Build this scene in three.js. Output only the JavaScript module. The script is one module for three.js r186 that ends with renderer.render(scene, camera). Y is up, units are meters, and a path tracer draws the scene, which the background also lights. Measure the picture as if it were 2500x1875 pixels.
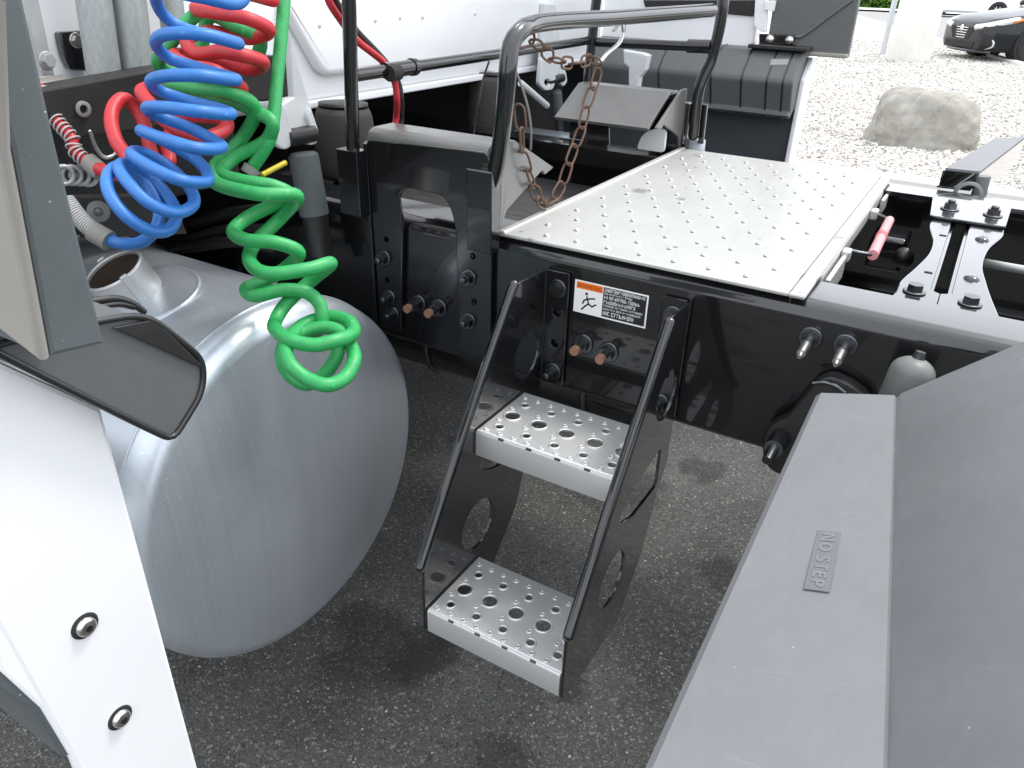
import * as THREE from 'three';
import { mergeGeometries, toCreasedNormals } from 'three/addons/utils/BufferGeometryUtils.js';
import { RoundedBoxGeometry } from 'three/addons/geometries/RoundedBoxGeometry.js';
import { FontLoader } from 'three/addons/loaders/FontLoader.js';
import { TextGeometry } from 'three/addons/geometries/TextGeometry.js';
import { ImprovedNoise } from 'three/addons/math/ImprovedNoise.js';

// ---------------------------------------------------------------- camera, sky, sun, exposure
const scene = new THREE.Scene();
const camera = new THREE.PerspectiveCamera(53.141, 4 / 3, 0.02, 500);
camera.position.set(0.65, 1.383, 1.063);
camera.up.set(-0.264674, 0.880107, -0.394158);
camera.lookAt(-3.7713, -3.3569, -6.5518);
const renderer = new THREE.WebGLRenderer({ antialias: true });
renderer.setSize(1024, 768);
renderer.toneMapping = THREE.LinearToneMapping;
renderer.toneMappingExposure = 1.30;
renderer.shadowMap.enabled = true;
const SUN_DIR = new THREE.Vector3(0.27, 0.86, -0.52).normalize();
{ // bright overcast sky
  const w = 256, h = 128, d = new Float32Array(w * h * 4), n = new ImprovedNoise(), v = new THREE.Vector3();
  for (let j = 0; j < h; j++) for (let i = 0; i < w; i++) {
    const th = (j + 0.5) / h * Math.PI - Math.PI / 2, ph = ((i + 0.5) / w - 0.5) * 2 * Math.PI;
    v.set(Math.cos(th) * Math.cos(ph), Math.sin(th), Math.cos(th) * Math.sin(ph));
    const up = Math.max(0, v.y);
    let L = 1.28 + 0.10 * Math.sqrt(up) + 0.35 * Math.pow(Math.max(0, v.dot(SUN_DIR)), 3);
    L *= 1 + 0.13 * n.noise(v.x * 2.2 + 3, v.y * 4.5, v.z * 2.2) + 0.06 * n.noise(v.x * 6, v.y * 11, v.z * 6 + 9);
    if (v.y < 0) L *= 0.5;
    const k = 1.18, o = (j * w + i) * 4, b = 0.5 + 0.5 * n.noise(v.x * 1.6, v.y * 3 + 7, v.z * 1.6);
    d[o] = L * k * (0.93 + 0.04 * b); d[o + 1] = L * k * 0.985; d[o + 2] = L * k * (1.07 - 0.04 * b); d[o + 3] = 1;
  }
  const t = new THREE.DataTexture(d, w, h, THREE.RGBAFormat, THREE.FloatType);
  t.mapping = THREE.EquirectangularReflectionMapping; t.magFilter = t.minFilter = THREE.LinearFilter; t.needsUpdate = true;
  scene.background = t; scene.environment = t;
}
const sun = new THREE.DirectionalLight(0xfff9f0, 1.7);
sun.position.copy(SUN_DIR).multiplyScalar(30); sun.target.position.set(0, 0, -2);
sun.castShadow = true; sun.shadow.radius = 20; sun.shadow.mapSize.set(2048, 2048);
Object.assign(sun.shadow.camera, { left: -14, right: 14, top: 14, bottom: -14, near: 1, far: 80 });
scene.add(sun, sun.target);

// ---------------------------------------------------------------- helpers
let seed = 7;
const rnd = () => { seed = (seed * 1664525 + 1013904223) >>> 0; return seed / 4294967296; };
const noise = new ImprovedNoise();
const V = (x, y, z) => x.isVector3 ? x.clone() : Array.isArray(x) ? new THREE.Vector3(...x) : new THREE.Vector3(x, y, z);
const names = {};
function numbered(n) { const k = names[n] = (names[n] ?? -1) + 1; return k ? n + '_' + String(k).padStart(3, '0') : n; }
function tag(o, label, category, group) { o.userData.label = label; o.userData.category = category; if (group) o.userData.group = group; return o; }
function obj(name, geo, mat, parent) {
  if (Array.isArray(geo)) geo = join(geo);
  const m = new THREE.Mesh(geo, mat); m.name = parent ? name : numbered(name); m.castShadow = m.receiveShadow = true;
  (parent || scene).add(m); return m;
}
function thing(name, label, category, group) { const g = new THREE.Group(); g.name = numbered(name); scene.add(g); return tag(g, label, category, group); }
function struct(name, geo, mat, kind = 'structure') { const m = obj(name, geo, mat); m.userData.kind = kind; return m; }
function join(list) {
  return mergeGeometries(list.map(g => { g = g.index ? g.toNonIndexed() : g; for (const k of Object.keys(g.attributes)) if (!['position', 'normal', 'uv'].includes(k)) g.deleteAttribute(k); return g; }));
}
function remap(g, plane) { // shape (u,v,w): z -> (x,y,z); x -> (z,y,x); y -> (x,z,y)
  const p = g.attributes.position;
  for (let i = 0; i < p.count; i++) {
    const u = p.getX(i), v = p.getY(i), w = p.getZ(i);
    if (plane === 'x') p.setXYZ(i, w, v, u); else if (plane === 'y') p.setXYZ(i, u, w, v);
  }
  if (plane !== 'z') { // mirrored: restore the winding
    const q = g.attributes.uv;
    for (let i = 0; i < p.count; i += 3) for (const a of [p, q]) for (let c = 0; c < a.itemSize; c++) {
      const s = a.array[(i + 1) * a.itemSize + c]; a.array[(i + 1) * a.itemSize + c] = a.array[(i + 2) * a.itemSize + c]; a.array[(i + 2) * a.itemSize + c] = s;
    }
  }
  g.computeVertexNormals(); return g;
}
function prism(pts, plane, w0, w1, bevel = 0.002, holes = [], crease = 0.33, seg = 2) {
  const sh = new THREE.Shape(pts.map(p => new THREE.Vector2(...p)));
  for (const h of holes) sh.holes.push(h instanceof THREE.Path ? h : new THREE.Path(h.map(p => new THREE.Vector2(...p))));
  const t = w1 - w0, b = Math.min(bevel, t * 0.45);
  let g = new THREE.ExtrudeGeometry(sh, { depth: t - 2 * b, bevelEnabled: b > 0, bevelThickness: b, bevelSize: b, bevelOffset: -b, bevelSegments: seg, curveSegments: 20 });
  g.translate(0, 0, w0 + b); if (g.index) g = g.toNonIndexed();
  return toCreasedNormals(remap(g, plane), crease);
}
function circ(x, y, r) { const p = new THREE.Path(); p.absarc(x, y, r, 0, 2 * Math.PI, true); return p; }
function rounded(pts, r) { // rounds every corner of a closed polygon
  const out = [], n = pts.length;
  for (let i = 0; i < n; i++) {
    const a = new THREE.Vector2(...pts[(i + n - 1) % n]), b = new THREE.Vector2(...pts[i]), c = new THREE.Vector2(...pts[(i + 1) % n]);
    const k = Math.min(pts[i][2] ?? r, a.distanceTo(b) * 0.48, b.distanceTo(c) * 0.48);
    const p = b.clone().add(a.clone().sub(b).setLength(k)), q = b.clone().add(c.clone().sub(b).setLength(k));
    for (let t = 0; t <= 5; t++) { const s = t / 5; out.push([p.x * (1 - s) ** 2 + 2 * b.x * s * (1 - s) + q.x * s * s, p.y * (1 - s) ** 2 + 2 * b.y * s * (1 - s) + q.y * s * s]); }
  }
  return out;
}
function orient(g, at, dir) { g.applyQuaternion(new THREE.Quaternion().setFromUnitVectors(V(0, 1, 0), V(dir).normalize())); g.translate(at[0], at[1], at[2]); return g; }
function cyl(a, b, r0, r1 = r0, seg = 24, open = false) {
  const A = V(a), B = V(b), d = B.clone().sub(A), g = new THREE.CylinderGeometry(r1, r0, d.length(), seg, 1, open);
  g.translate(0, d.length() / 2, 0); return orient(g, a, d.toArray());
}
function tube(points, r, segs, rad = 12, closed = false, type = 'centripetal') {
  const c = new THREE.CatmullRomCurve3(points.map(p => V(p)), closed, type, 0.5);
  const g = new THREE.TubeGeometry(c, segs || points.length * 8, r, rad, closed);
  if (closed) return g;
  const s0 = new THREE.SphereGeometry(r, rad, 6).translate(...points[0]), s1 = new THREE.SphereGeometry(r, rad, 6).translate(...points[points.length - 1]);
  return join([g, s0, s1]);
}
function box(x0, x1, y0, y1, z0, z1, r = 0.004) {
  const g = new RoundedBoxGeometry(x1 - x0, y1 - y0, z1 - z0, 2, Math.min(r, (x1 - x0) * 0.45, (y1 - y0) * 0.45, (z1 - z0) * 0.45));
  return g.translate((x0 + x1) / 2, (y0 + y1) / 2, (z0 + z1) / 2);
}
function lathe(prof, at, dir, seg = 32) { return orient(new THREE.LatheGeometry(prof.map(p => new THREE.Vector2(...p)), seg), at, dir); }
function boltGeo(at, dir, r = 0.009, stud = 0.018, washer = true) { // washer, hexagon nut, threaded stud
  const h = r * 0.9, g = [];
  if (washer) g.push(lathe([[0, 0], [r * 1.5, 0], [r * 1.5, r * 0.2], [r * 1.35, r * 0.3], [0, r * 0.3]], at, dir, 24));
  const hex = new THREE.CylinderGeometry(r * 1.08, r * 1.12, h, 6).translate(0, h / 2 + r * 0.3, 0); g.push(orient(toCreasedNormals(hex.toNonIndexed(), 0.3), at, dir));
  if (stud) g.push(lathe([[0, stud], [r * 0.5, stud], [r * 0.6, stud - r * 0.15], [r * 0.6, h], [0, h]], at, dir, 16));
  return join(g);
}
const MZ = a => a.map(p => p.length === 3 ? [p[0], p[1], -0.866 - p[2]] : p);        // the truck's far side mirrors its near side
const MU = a => a.map(p => [-0.866 - p[0], p[1]]);
function tex(n, m, f, srgb, rep) {
  const d = new Uint8Array(n * m * 4); f(d, n, m);
  const t = new THREE.DataTexture(d, n, m, THREE.RGBAFormat); t.wrapS = t.wrapT = THREE.RepeatWrapping; t.magFilter = THREE.LinearFilter; t.minFilter = THREE.LinearMipmapLinearFilter; t.generateMipmaps = true;
  if (srgb) t.colorSpace = THREE.SRGBColorSpace; if (rep) t.repeat.set(rep, rep); t.needsUpdate = true; return t;
}
const clamp = (v, a = 0, b = 255) => Math.min(b, Math.max(a, v));

// ---------------------------------------------------------------- textures
const fbm = (x, y, o = 4, s = 0) => { let a = 0, k = 1, t = 0; for (let i = 0; i < o; i++) { a += k * noise.noise(x * 2 ** i, y * 2 ** i, s + i * 7.3); t += k; k *= 0.55; } return a / t; };
const speckle = (n, count, r0, r1, fn, d) => {
  for (let k = 0; k < count; k++) {
    const cx = rnd() * n, cy = rnd() * n, r = r0 + rnd() * rnd() * (r1 - r0), e = 0.6 + rnd() * 0.8, c = fn();
    for (let j = -Math.ceil(r); j <= r; j++) for (let i = -Math.ceil(r); i <= r; i++) if (i * i * e + j * j / e <= r * r) {
      const o = (((cy + j + n) | 0) % n * n + ((cx + i + n) | 0) % n) * 4; for (let q = 0; q < 3; q++) d[o + q] = c[q];
    }
  }
};
const blot = (d, n, count, r0, r1, k) => { for (let q = 0; q < count; q++) { const cx = rnd() * n, cy = rnd() * n, R = r0 + rnd() * (r1 - r0), s = rnd() * 99; for (let j = -R; j <= R; j++) for (let i = -R; i <= R; i++) { const e = Math.hypot(i, j) / R + 0.5 * noise.noise(i / R * 2 + s, j / R * 2, s); if (e >= 1) continue; const f = 1 - k * Math.min(1, (1 - e) * 2.2), o = ((((cy + j) | 0) + n) % n * n + (((cx + i) | 0) + n) % n) * 4; for (let c = 0; c < 3; c++) d[o + c] *= f; } } };
const asphaltMap = tex(2048, 2048, (d, n) => {
  for (let j = 0; j < n; j++) for (let i = 0; i < n; i++) {
    const o = (j * n + i) * 4, b = 77 + 34 * fbm(i / 260, j / 260, 4) + 46 * (rnd() - 0.5); d[o] = b; d[o + 1] = b; d[o + 2] = b * 0.985; d[o + 3] = 255;
  }
  speckle(n, 120000, 1, 4, () => { const g = 54 + rnd() * 42; return [g, g, g * 0.97]; }, d);
  speckle(n, 100000, 0.8, 3.0, () => { const g = 88 + rnd() * 50, w = rnd(); return [g, g * (0.985 - 0.02 * w), g * (0.96 - 0.08 * w)]; }, d);
  speckle(n, 3500, 0.8, 2.6, () => { const g = 135 + rnd() * 65; return [g, g * 0.97, g * 0.88]; }, d);
  blot(d, n, 26, 25, 130, 0.28);
}, true, 1 / 2.6);
const asphaltBump = tex(1024, 1024, (d, n) => {
  for (let k = 0; k < n * n; k++) { d[k * 4] = d[k * 4 + 1] = d[k * 4 + 2] = 110 + rnd() * 25; d[k * 4 + 3] = 255; }
  speckle(n, 60000, 1, 3.2, () => { const g = 60 + rnd() * 190; return [g, g, g]; }, d);
}, false, 1 / 1.3);
const fineBump = tex(512, 512, (d, n) => { for (let j = 0; j < n; j++) for (let i = 0; i < n; i++) { const o = (j * n + i) * 4, b = 128 + 60 * (rnd() - 0.5) + 40 * fbm(i / 9, j / 9, 2); d[o] = d[o + 1] = d[o + 2] = clamp(b); d[o + 3] = 255; } }, false, 1 / 0.12);
const dirtMap = (base, vary, fleck, rep, sx = 1, sy = 1) => tex(1024, 1024, (d, n) => {
  for (let j = 0; j < n; j++) for (let i = 0; i < n; i++) {
    const o = (j * n + i) * 4, k = 1 + vary * fbm(i / 130 * sx, j / 130 * sy, 4, 3) + vary * 0.3 * (rnd() - 0.5);
    for (let q = 0; q < 3; q++) d[o + q] = clamp(base[q] * k); d[o + 3] = 255;
  }
  if (fleck) speckle(n, fleck, 0.6, 2.6, () => { const g = 1.25 + rnd() * 0.8; return base.map(c => clamp(c * g)); }, d);
}, true, rep);
const streaks = (c0, amp, rep, blue = 0) => tex(1024, 1024, (d, n) => { // vertical rain marks and dust on metal
  const col = Array.from({ length: n }, (_, i) => fbm(i / 9, 2, 3) * 0.9 + fbm(i / 60, 5, 2) * 0.45);
  for (let j = 0; j < n; j++) for (let i = 0; i < n; i++) {
    const o = (j * n + i) * 4, m = 0.5 + 0.5 * fbm(i / 60, j / 240, 3, 11), v = c0 + amp * (col[i] * m + 0.3 * fbm(i / 180, j / 180, 3, 4) + 0.12 * (rnd() - 0.5));
    d[o] = clamp(v - blue); d[o + 1] = clamp(v + 0.4 * blue); d[o + 2] = clamp(v + 1.6 * blue); d[o + 3] = 255;
  }
  if (blue) speckle(n, 3200, 0.6, 1.9, () => { const g = c0 + 14 + rnd() * 26; return [g, g, g]; }, d);
}, blue !== 0, rep);
const tankColor = streaks(208, 18, 1 / 0.7, 6), tankRough = streaks(104, 40, 1 / 0.7);
const brushed = tex(512, 512, (d, n) => { const row = Array.from({ length: n }, () => rnd()); for (let j = 0; j < n; j++) for (let i = 0; i < n; i++) { const o = (j * n + i) * 4, v = 118 + 34 * (row[i] - 0.5) + 50 * fbm(i / 60, j / 60, 3) + 14 * rnd(); d[o] = d[o + 1] = d[o + 2] = clamp(v); d[o + 3] = 255; } }, false, 1 / 0.25);

const fenderMap = tex(1024, 1024, (d, n) => { // moulded grey plastic with faint scuffs across the ledge
  for (let j = 0; j < n; j++) for (let i = 0; i < n; i++) { const o = (j * n + i) * 4, v = 113 * (1 + 0.05 * fbm(i / 150, j / 150, 4, 3) + 0.035 * fbm(i / 22, j / 60, 3, 8) + 0.03 * (rnd() - 0.5)); d[o] = clamp(v * 0.985); d[o + 1] = clamp(v); d[o + 2] = clamp(v * 1.02); d[o + 3] = 255; }
  for (let k = 0; k < 150; k++) {
    let x = rnd() * n, y = rnd() * n; const a = (rnd() - 0.5) * 0.7, len = 12 + rnd() * 90, g = 5 + rnd() * 12;
    for (let q = 0; q < len; q++) { const o = (((y + n) | 0) % n * n + ((x + n) | 0) % n) * 4, f = g * Math.sin(q / len * 3.14); for (let c = 0; c < 3; c++) d[o + c] = clamp(d[o + c] + f); x += Math.cos(a); y += Math.sin(a); }
  }
  speckle(n, 25, 0.6, 2.4, () => { const g = 140 + rnd() * 26; return [g, g, g]; }, d);
}, true, 1 / 0.55);
const deckMap = tex(1024, 1024, (d, n) => { for (let j = 0; j < n; j++) for (let i = 0; i < n; i++) { const o = (j * n + i) * 4, v = 200 * (1 + 0.05 * fbm(i / 170, j / 170, 4, 3) + 0.03 * fbm(i / 14, j / 90, 3, 6) + 0.015 * (rnd() - 0.5)); d[o] = clamp(v); d[o + 1] = clamp(v); d[o + 2] = clamp(v * 0.985); d[o + 3] = 255; } blot(d, n, 9, 8, 34, 0.22); blot(d, n, 60, 2, 7, 0.3); }, true, 1 / 0.9);
function hoseMap(base) { const t = tex(512, 256, (d, n, m) => { for (let j = 0; j < m; j++) for (let i = 0; i < n; i++) { const o = (j * n + i) * 4, k = 1 + 0.10 * fbm(i / 60, j / 50, 4, 2) + 0.05 * (rnd() - 0.5), g = Math.max(0, fbm(i / 25, j / 40, 3, 9) - 0.25) * 90; for (let q = 0; q < 3; q++) d[o + q] = clamp(base[q] * k + g); d[o + 3] = 255; } }, true); t.repeat.set(14, 1); return t; }
// ---------------------------------------------------------------- materials
const L = (r, g = r, b = r) => new THREE.Color().setRGB(r, g, b);
const std = o => new THREE.MeshStandardMaterial(o), phy = o => new THREE.MeshPhysicalMaterial(o);
const M = {
  gloss: phy({ color: L(0.006, 0.0065, 0.0075), roughness: 0.24, specularIntensity: 0.7, clearcoat: 1, clearcoatRoughness: 0.045 }),
  black: phy({ color: L(0.011), roughness: 0.45, clearcoat: 0.2, clearcoatRoughness: 0.25, bumpMap: fineBump, bumpScale: 0.0002 }),
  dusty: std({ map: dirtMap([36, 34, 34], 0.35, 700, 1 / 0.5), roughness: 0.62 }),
  floor: std({ map: dirtMap([66, 65, 65], 0.7, 500, 1 / 0.6, 0.5, 6), roughness: 0.5, metalness: 0.3 }),
  rubber: std({ map: dirtMap([84, 90, 92], 0.10, 240, 1 / 0.35), roughness: 0.75, bumpMap: fineBump, bumpScale: 0.0002 }),
  taupe: std({ map: dirtMap([150, 147, 140], 0.05, 0, 1 / 0.5), roughness: 0.7 }),
  plastic: phy({ map: dirtMap([96, 98, 98], 0.05, 60, 1 / 0.4), roughness: 0.42 }),
  trim: phy({ color: L(0.02), roughness: 0.35, clearcoat: 0.3 }),
  fender: phy({ map: fenderMap, roughness: 0.52, bumpMap: fineBump, bumpScale: 0.0002 }),
  fenderText: std({ color: L(0.125, 0.13, 0.138), roughness: 0.6 }),
  white: phy({ color: L(0.86, 0.87, 0.88), roughness: 0.4, clearcoat: 0.5, clearcoatRoughness: 0.12 }),
  whiteCast: phy({ map: dirtMap([214, 217, 219], 0.05, 0, 1 / 0.3), roughness: 0.4, clearcoat: 0.5 }),
  alu: phy({ color: L(0.60, 0.61, 0.61), metalness: 0.7, roughness: 0.42 }),
  deck: phy({ map: deckMap, metalness: 0.55, roughness: 0.42 }),
  tank: phy({ map: tankColor, color: 0xe6e6e6, metalness: 0.62, roughness: 0.8, roughnessMap: tankRough }),
  tankEnd: phy({ map: tankColor, metalness: 0.75, roughness: 0.92, roughnessMap: tankRough }),
  galv: phy({ map: dirtMap([168, 172, 172], 0.13, 200, 1 / 0.3), metalness: 0.55, roughness: 0.5 }),
  steel: phy({ color: L(0.55, 0.55, 0.54), metalness: 1, roughness: 0.32 }),
  darkSteel: phy({ color: L(0.13, 0.135, 0.145), metalness: 1, roughness: 0.3 }),
  plated: phy({ color: L(0.62, 0.60, 0.56), metalness: 1, roughness: 0.28 }),
  copper: std({ color: L(0.30, 0.16, 0.10), roughness: 0.55, metalness: 0.2 }),
  rust: std({ map: dirtMap([100, 76, 62], 0.5, 800, 1 / 0.08), roughness: 0.85, bumpMap: fineBump, bumpScale: 0.0006 }),
  blue: phy({ map: hoseMap([46, 114, 188]), roughness: 0.46, clearcoat: 0.1, clearcoatRoughness: 0.4 }),
  red: phy({ map: hoseMap([190, 46, 54]), roughness: 0.46, clearcoat: 0.1, clearcoatRoughness: 0.4 }),
  green: phy({ map: hoseMap([46, 158, 86]), roughness: 0.46, clearcoat: 0.1, clearcoatRoughness: 0.4 }),
  collar: std({ color: L(0.24, 0.235, 0.21), roughness: 0.7 }),
  grip: std({ color: L(0.60, 0.09, 0.10), roughness: 0.5 }),
  yellow: std({ color: L(0.65, 0.55, 0.03), roughness: 0.5 }),
  airbag: std({ map: dirtMap([60, 57, 54], 0.15, 200, 1 / 0.3), roughness: 0.8 }),
  greyCap: phy({ color: L(0.13, 0.135, 0.13), roughness: 0.45 }),
  concrete: std({ map: dirtMap([222, 221, 215], 0.08, 500, 1 / 0.8), roughness: 0.9 }),
  rock: std({ map: dirtMap([152, 149, 141], 0.24, 900, 1 / 1.1), roughness: 0.95, bumpMap: asphaltBump, bumpScale: 0.005 }),
  carPaint: phy({ color: L(0.010, 0.012, 0.015), roughness: 0.4, specularIntensity: 0.3, clearcoat: 0.6, clearcoatRoughness: 0.03 }),
  chrome: phy({ color: L(0.7), metalness: 1, roughness: 0.15 }),
  lamp: phy({ color: L(0.75), roughness: 0.15, clearcoat: 1, metalness: 0.3 }),
  amber: std({ color: L(0.7, 0.2, 0.02), roughness: 0.3 }),
  glass: phy({ color: L(0.02, 0.025, 0.03), roughness: 0.08, clearcoat: 1 }),
  liner: std({ map: dirtMap([62, 66, 71], 0.12, 60, 1 / 0.6), roughness: 0.55 }),
  tyre: std({ color: L(0.02), roughness: 0.85 }),
};

// ---------------------------------------------------------------- ground, gravel bed, road
{
  const m = std({ map: asphaltMap, bumpMap: asphaltBump, bumpScale: 0.003, roughness: 0.93 });
  const g = new THREE.PlaneGeometry(300, 300).rotateX(-Math.PI / 2); g.attributes.uv.array.forEach((v, i, a) => a[i] = v * 300);
  struct('ground', g, m);
  const roadM = std({ map: dirtMap([140, 140, 139], 0.07, 1500, 1 / 2.2), roughness: 0.95 });
  const sheet = (pts, y, mat, name, kind) => struct(name, prism(pts, 'y', y - 0.012, y, 0), mat, kind);
  sheet([[0.95, -17.3], [-5.07, -36.4], [-8.2, -46.5], [60, -46.5], [60, -17.3]], 0.016, roadM, 'road');
  const bedM = std({ map: dirtMap([214, 209, 200], 0.10, 5000, 1 / 1.4), bumpMap: asphaltBump, bumpScale: 0.02, roughness: 0.95 });
  sheet([[-26, -5.55], [4.6, -5.55], [0.95, -17.3], [-5.07, -36.4], [-8.2, -46.5], [-26, -46.5]], 0.024, bedM, 'gravel_bed');
  sheet([[-60, -46.7], [60, -46.7], [60, -49.8], [-60, -49.8]], 0.10, M.concrete, 'pavement');
  sheet([[-60, -49.9], [60, -49.9], [60, -80], [-60, -80]], 0.12, std({ map: dirtMap([70, 104, 38], 0.4, 9000, 1 / 3), roughness: 1 }), 'grass_verge');
  const k1 = box(-26, 4.6, 0, 0.1, -5.55, -5.38, 0.02), k2 = [];
  struct('kerb', k1, M.concrete);
  const line = [[4.6, -5.7], [0.95, -17.3], [-5.07, -36.4], [-8.2, -46.5]];
  for (let i = 0; i < 3; i++) {
    const a = V(line[i][0], 0, line[i][1]), b = V(line[i + 1][0], 0, line[i + 1][1]), len = a.distanceTo(b), q = new RoundedBoxGeometry(len, 0.11, 0.16, 2, 0.02);
    q.rotateY(Math.atan2(-(b.z - a.z), b.x - a.x)); q.translate((a.x + b.x) / 2, 0.055, (a.z + b.z) / 2); k2.push(q);
  }
  struct('kerb', k2, M.concrete);
  // loose white stones, nobody could count them
  const st = new THREE.IcosahedronGeometry(1, 1), p = st.attributes.position;
  for (let i = 0; i < p.count; i++) { const x = p.getX(i), y = p.getY(i), z = p.getZ(i), f = 0.85 + 0.3 * noise.noise(x * 1.7 + 5, y * 1.7, z * 1.7); p.setXYZ(i, x * f, y * f * 0.72, z * f); }
  st.computeVertexNormals();
  const N = 76000, inst = new THREE.InstancedMesh(st, std({ color: 0xffffff, roughness: 0.9 }), N), mt = new THREE.Matrix4(), q = new THREE.Quaternion(), c = new THREE.Color();
  for (let k = 0; k < N; k++) {
    const u = Math.pow(rnd(), 1.5), z = -5.6 - u * 17, w = 2.4 + 0.17 * -(z + 5.6), xr = 4.4 - 0.31 * -(z + 5.7), x = Math.min(xr, 0.1 - 0.13 * -(z + 5.6) + (rnd() - 0.5) * w * 1.5);
    const s = (0.008 + 0.014 * rnd() * rnd()) * (1 + 0.03 * -(z + 5.6));
    q.setFromEuler(new THREE.Euler((rnd() - 0.5) * 0.9, rnd() * 6.28, (rnd() - 0.5) * 0.9));
    mt.compose(V(x, 0.026 + s * 0.45 + rnd() * 0.008, z), q, V(s * (0.9 + 0.5 * rnd()), s, s * (0.8 + 0.4 * rnd()))); inst.setMatrixAt(k, mt);
    const t = rnd(), b = 0.46 + 0.28 * rnd(); inst.setColorAt(k, t < 0.08 ? c.setRGB(0.36, 0.31, 0.26) : t < 0.15 ? c.setRGB(0.28, 0.28, 0.29) : c.setRGB(b, b * 0.965, b * 0.9));
  }
  inst.name = 'gravel'; inst.castShadow = inst.receiveShadow = true; inst.userData = { kind: 'stuff', label: 'loose bed of rounded white gravel stones beyond the truck' }; scene.add(inst);
}
{ // boulder
  const g = new THREE.IcosahedronGeometry(1, 24), p = g.attributes.position, v = V(0, 0, 0), uv = g.attributes.uv;
  for (let i = 0; i < p.count; i++) {
    v.fromBufferAttribute(p, i); const s = 1 / Math.pow(Math.abs(v.x) ** 4.4 + Math.abs(v.y) ** 4.4 + Math.abs(v.z) ** 3, 1 / 4);
    const x = v.x, y = v.y, z = v.z, n = 1 + 0.13 * noise.noise(x * 1.4 + 2, y * 1.4, z * 1.4) + 0.05 * noise.noise(x * 4, y * 4 + 3, z * 4) + 0.018 * noise.noise(x * 13, y * 13, z * 13) + 0.008 * noise.noise(x * 30, y * 30, z * 30);
    v.multiplyScalar(s * n); const taper = 1 - 0.10 * (v.y + 1) - 0.10 * Math.max(0, -v.y - 0.5);
    p.setXYZ(i, v.x * 0.62 * (taper + 0.02), v.y * 0.38 - 0.02 * v.x, v.z * 0.45 * taper); uv.setXY(i, v.x * 0.6 + v.z * 0.3, v.y * 0.45 + v.z * 0.2);
  }
  g.computeVertexNormals(); const b = obj('boulder', toCreasedNormals(g, 1.2), M.rock); b.position.set(0.13, 0.16, -7.45); b.rotation.y = 0.15; b.scale.set(0.81, 0.88, 0.81);
  tag(b, 'large rounded grey boulder lying on the white gravel', 'boulder');
}
{ // concrete pedestal of a lamp post and a thin grey post beside it
  const t = thing('lamp_pedestal', 'broad pale concrete pedestal standing in the gravel left of the sedan', 'pedestal');
  const b = [[-1.0442, 0.02, -16.945]][0];
  obj('base', lathe([[0, 0], [0.40, 0], [0.39, 1.28], [0.37, 1.33], [0, 1.33]], b, [0, 1, 0], 40), M.concrete, t);
  obj('pole_foot', [cyl([b[0], b[1] + 1.33, b[2]], [b[0], b[1] + 1.37, b[2]], 0.2), cyl([b[0], b[1] + 1.37, b[2]], [b[0], b[1] + 6, b[2]], 0.09, 0.06)], M.darkSteel, t);
  const a = [[-1.6466, 0.02, -17.926]][0];
  const q = obj('grey_post', join([cyl(a, [a[0], 3.2, a[2]], 0.055), new THREE.SphereGeometry(0.055, 16, 8).translate(a[0], 3.2, a[2])]), std({ color: L(0.5, 0.53, 0.55), roughness: 0.5, metalness: 0.2 }));
  tag(q, 'thin light grey metal post left of the concrete pedestal', 'post');
}
{ // hedge on the far verge
  const t = thing('hedge', 'low bright green hedge on the verge across the road', 'hedge');
  const g = new THREE.PlaneGeometry(0.16, 0.1), N = 9000, im = new THREE.InstancedMesh(g, std({ color: L(0.09, 0.2, 0.025), roughness: 0.8, side: THREE.DoubleSide }), N), m = new THREE.Matrix4(), q = new THREE.Quaternion(), c = new THREE.Color();
  for (let k = 0; k < N; k++) {
    const x = -11 + rnd() * 7, h = 0.75 + 0.2 * noise.noise(x, 1, 2), a = rnd() * 6.28;
    q.setFromEuler(new THREE.Euler(rnd() * 3, rnd() * 6, rnd() * 3)); m.compose(V(x, 0.12 + rnd() * h, -51.2 + Math.cos(a) * 0.6 * Math.sqrt(rnd())), q, V(1, 1, 1).multiplyScalar(0.7 + 0.7 * rnd())); im.setMatrixAt(k, m);
    const b = 0.5 + rnd(); im.setColorAt(k, c.setRGB(b, b, b * 0.8));
  }
  im.name = 'foliage'; im.userData.kind = 'stuff'; t.add(im);
  obj('stem', Array.from({ length: 16 }, (_, i) => cyl([-10.8 + i * 0.43, 0.1, -51.2], [-10.7 + i * 0.43, 0.7, -51.2], 0.025, 0.012, 6)), M.rust, t);
}

// ---------------------------------------------------------------- cars
function wheelParts(parent, x, z, r, side, rimMat = M.chrome) {
  const w = new THREE.Group(); w.name = 'wheel'; parent.add(w);
  const prof = [[r * 0.62, -0.1], [r * 0.9, -0.11], [r, -0.075], [r, 0.075], [r * 0.9, 0.11], [r * 0.62, 0.1], [r * 0.62, -0.1]];
  obj('tyre', lathe(prof, [x, r, z], [0, 0, side], 40), M.tyre, w);
  const g = [lathe([[r * 0.62, 0.09], [r * 0.58, 0.05], [r * 0.52, -0.05]], [x, r, z], [0, 0, side], 40), lathe([[0, 0.09], [r * 0.14, 0.085], [r * 0.16, 0.05]], [x, r, z], [0, 0, side], 20)];
  for (let k = 0; k < 10; k++) { const a = k / 10 * 6.283 + (k % 2 ? 0.12 : -0.12); g.push(cyl([x, r, z + side * 0.075], [x + Math.cos(a) * r * 0.6, r + Math.sin(a) * r * 0.6, z + side * 0.07], 0.022, 0.018, 6)); }
  obj('rim', g, rimMat, w);
}
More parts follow.
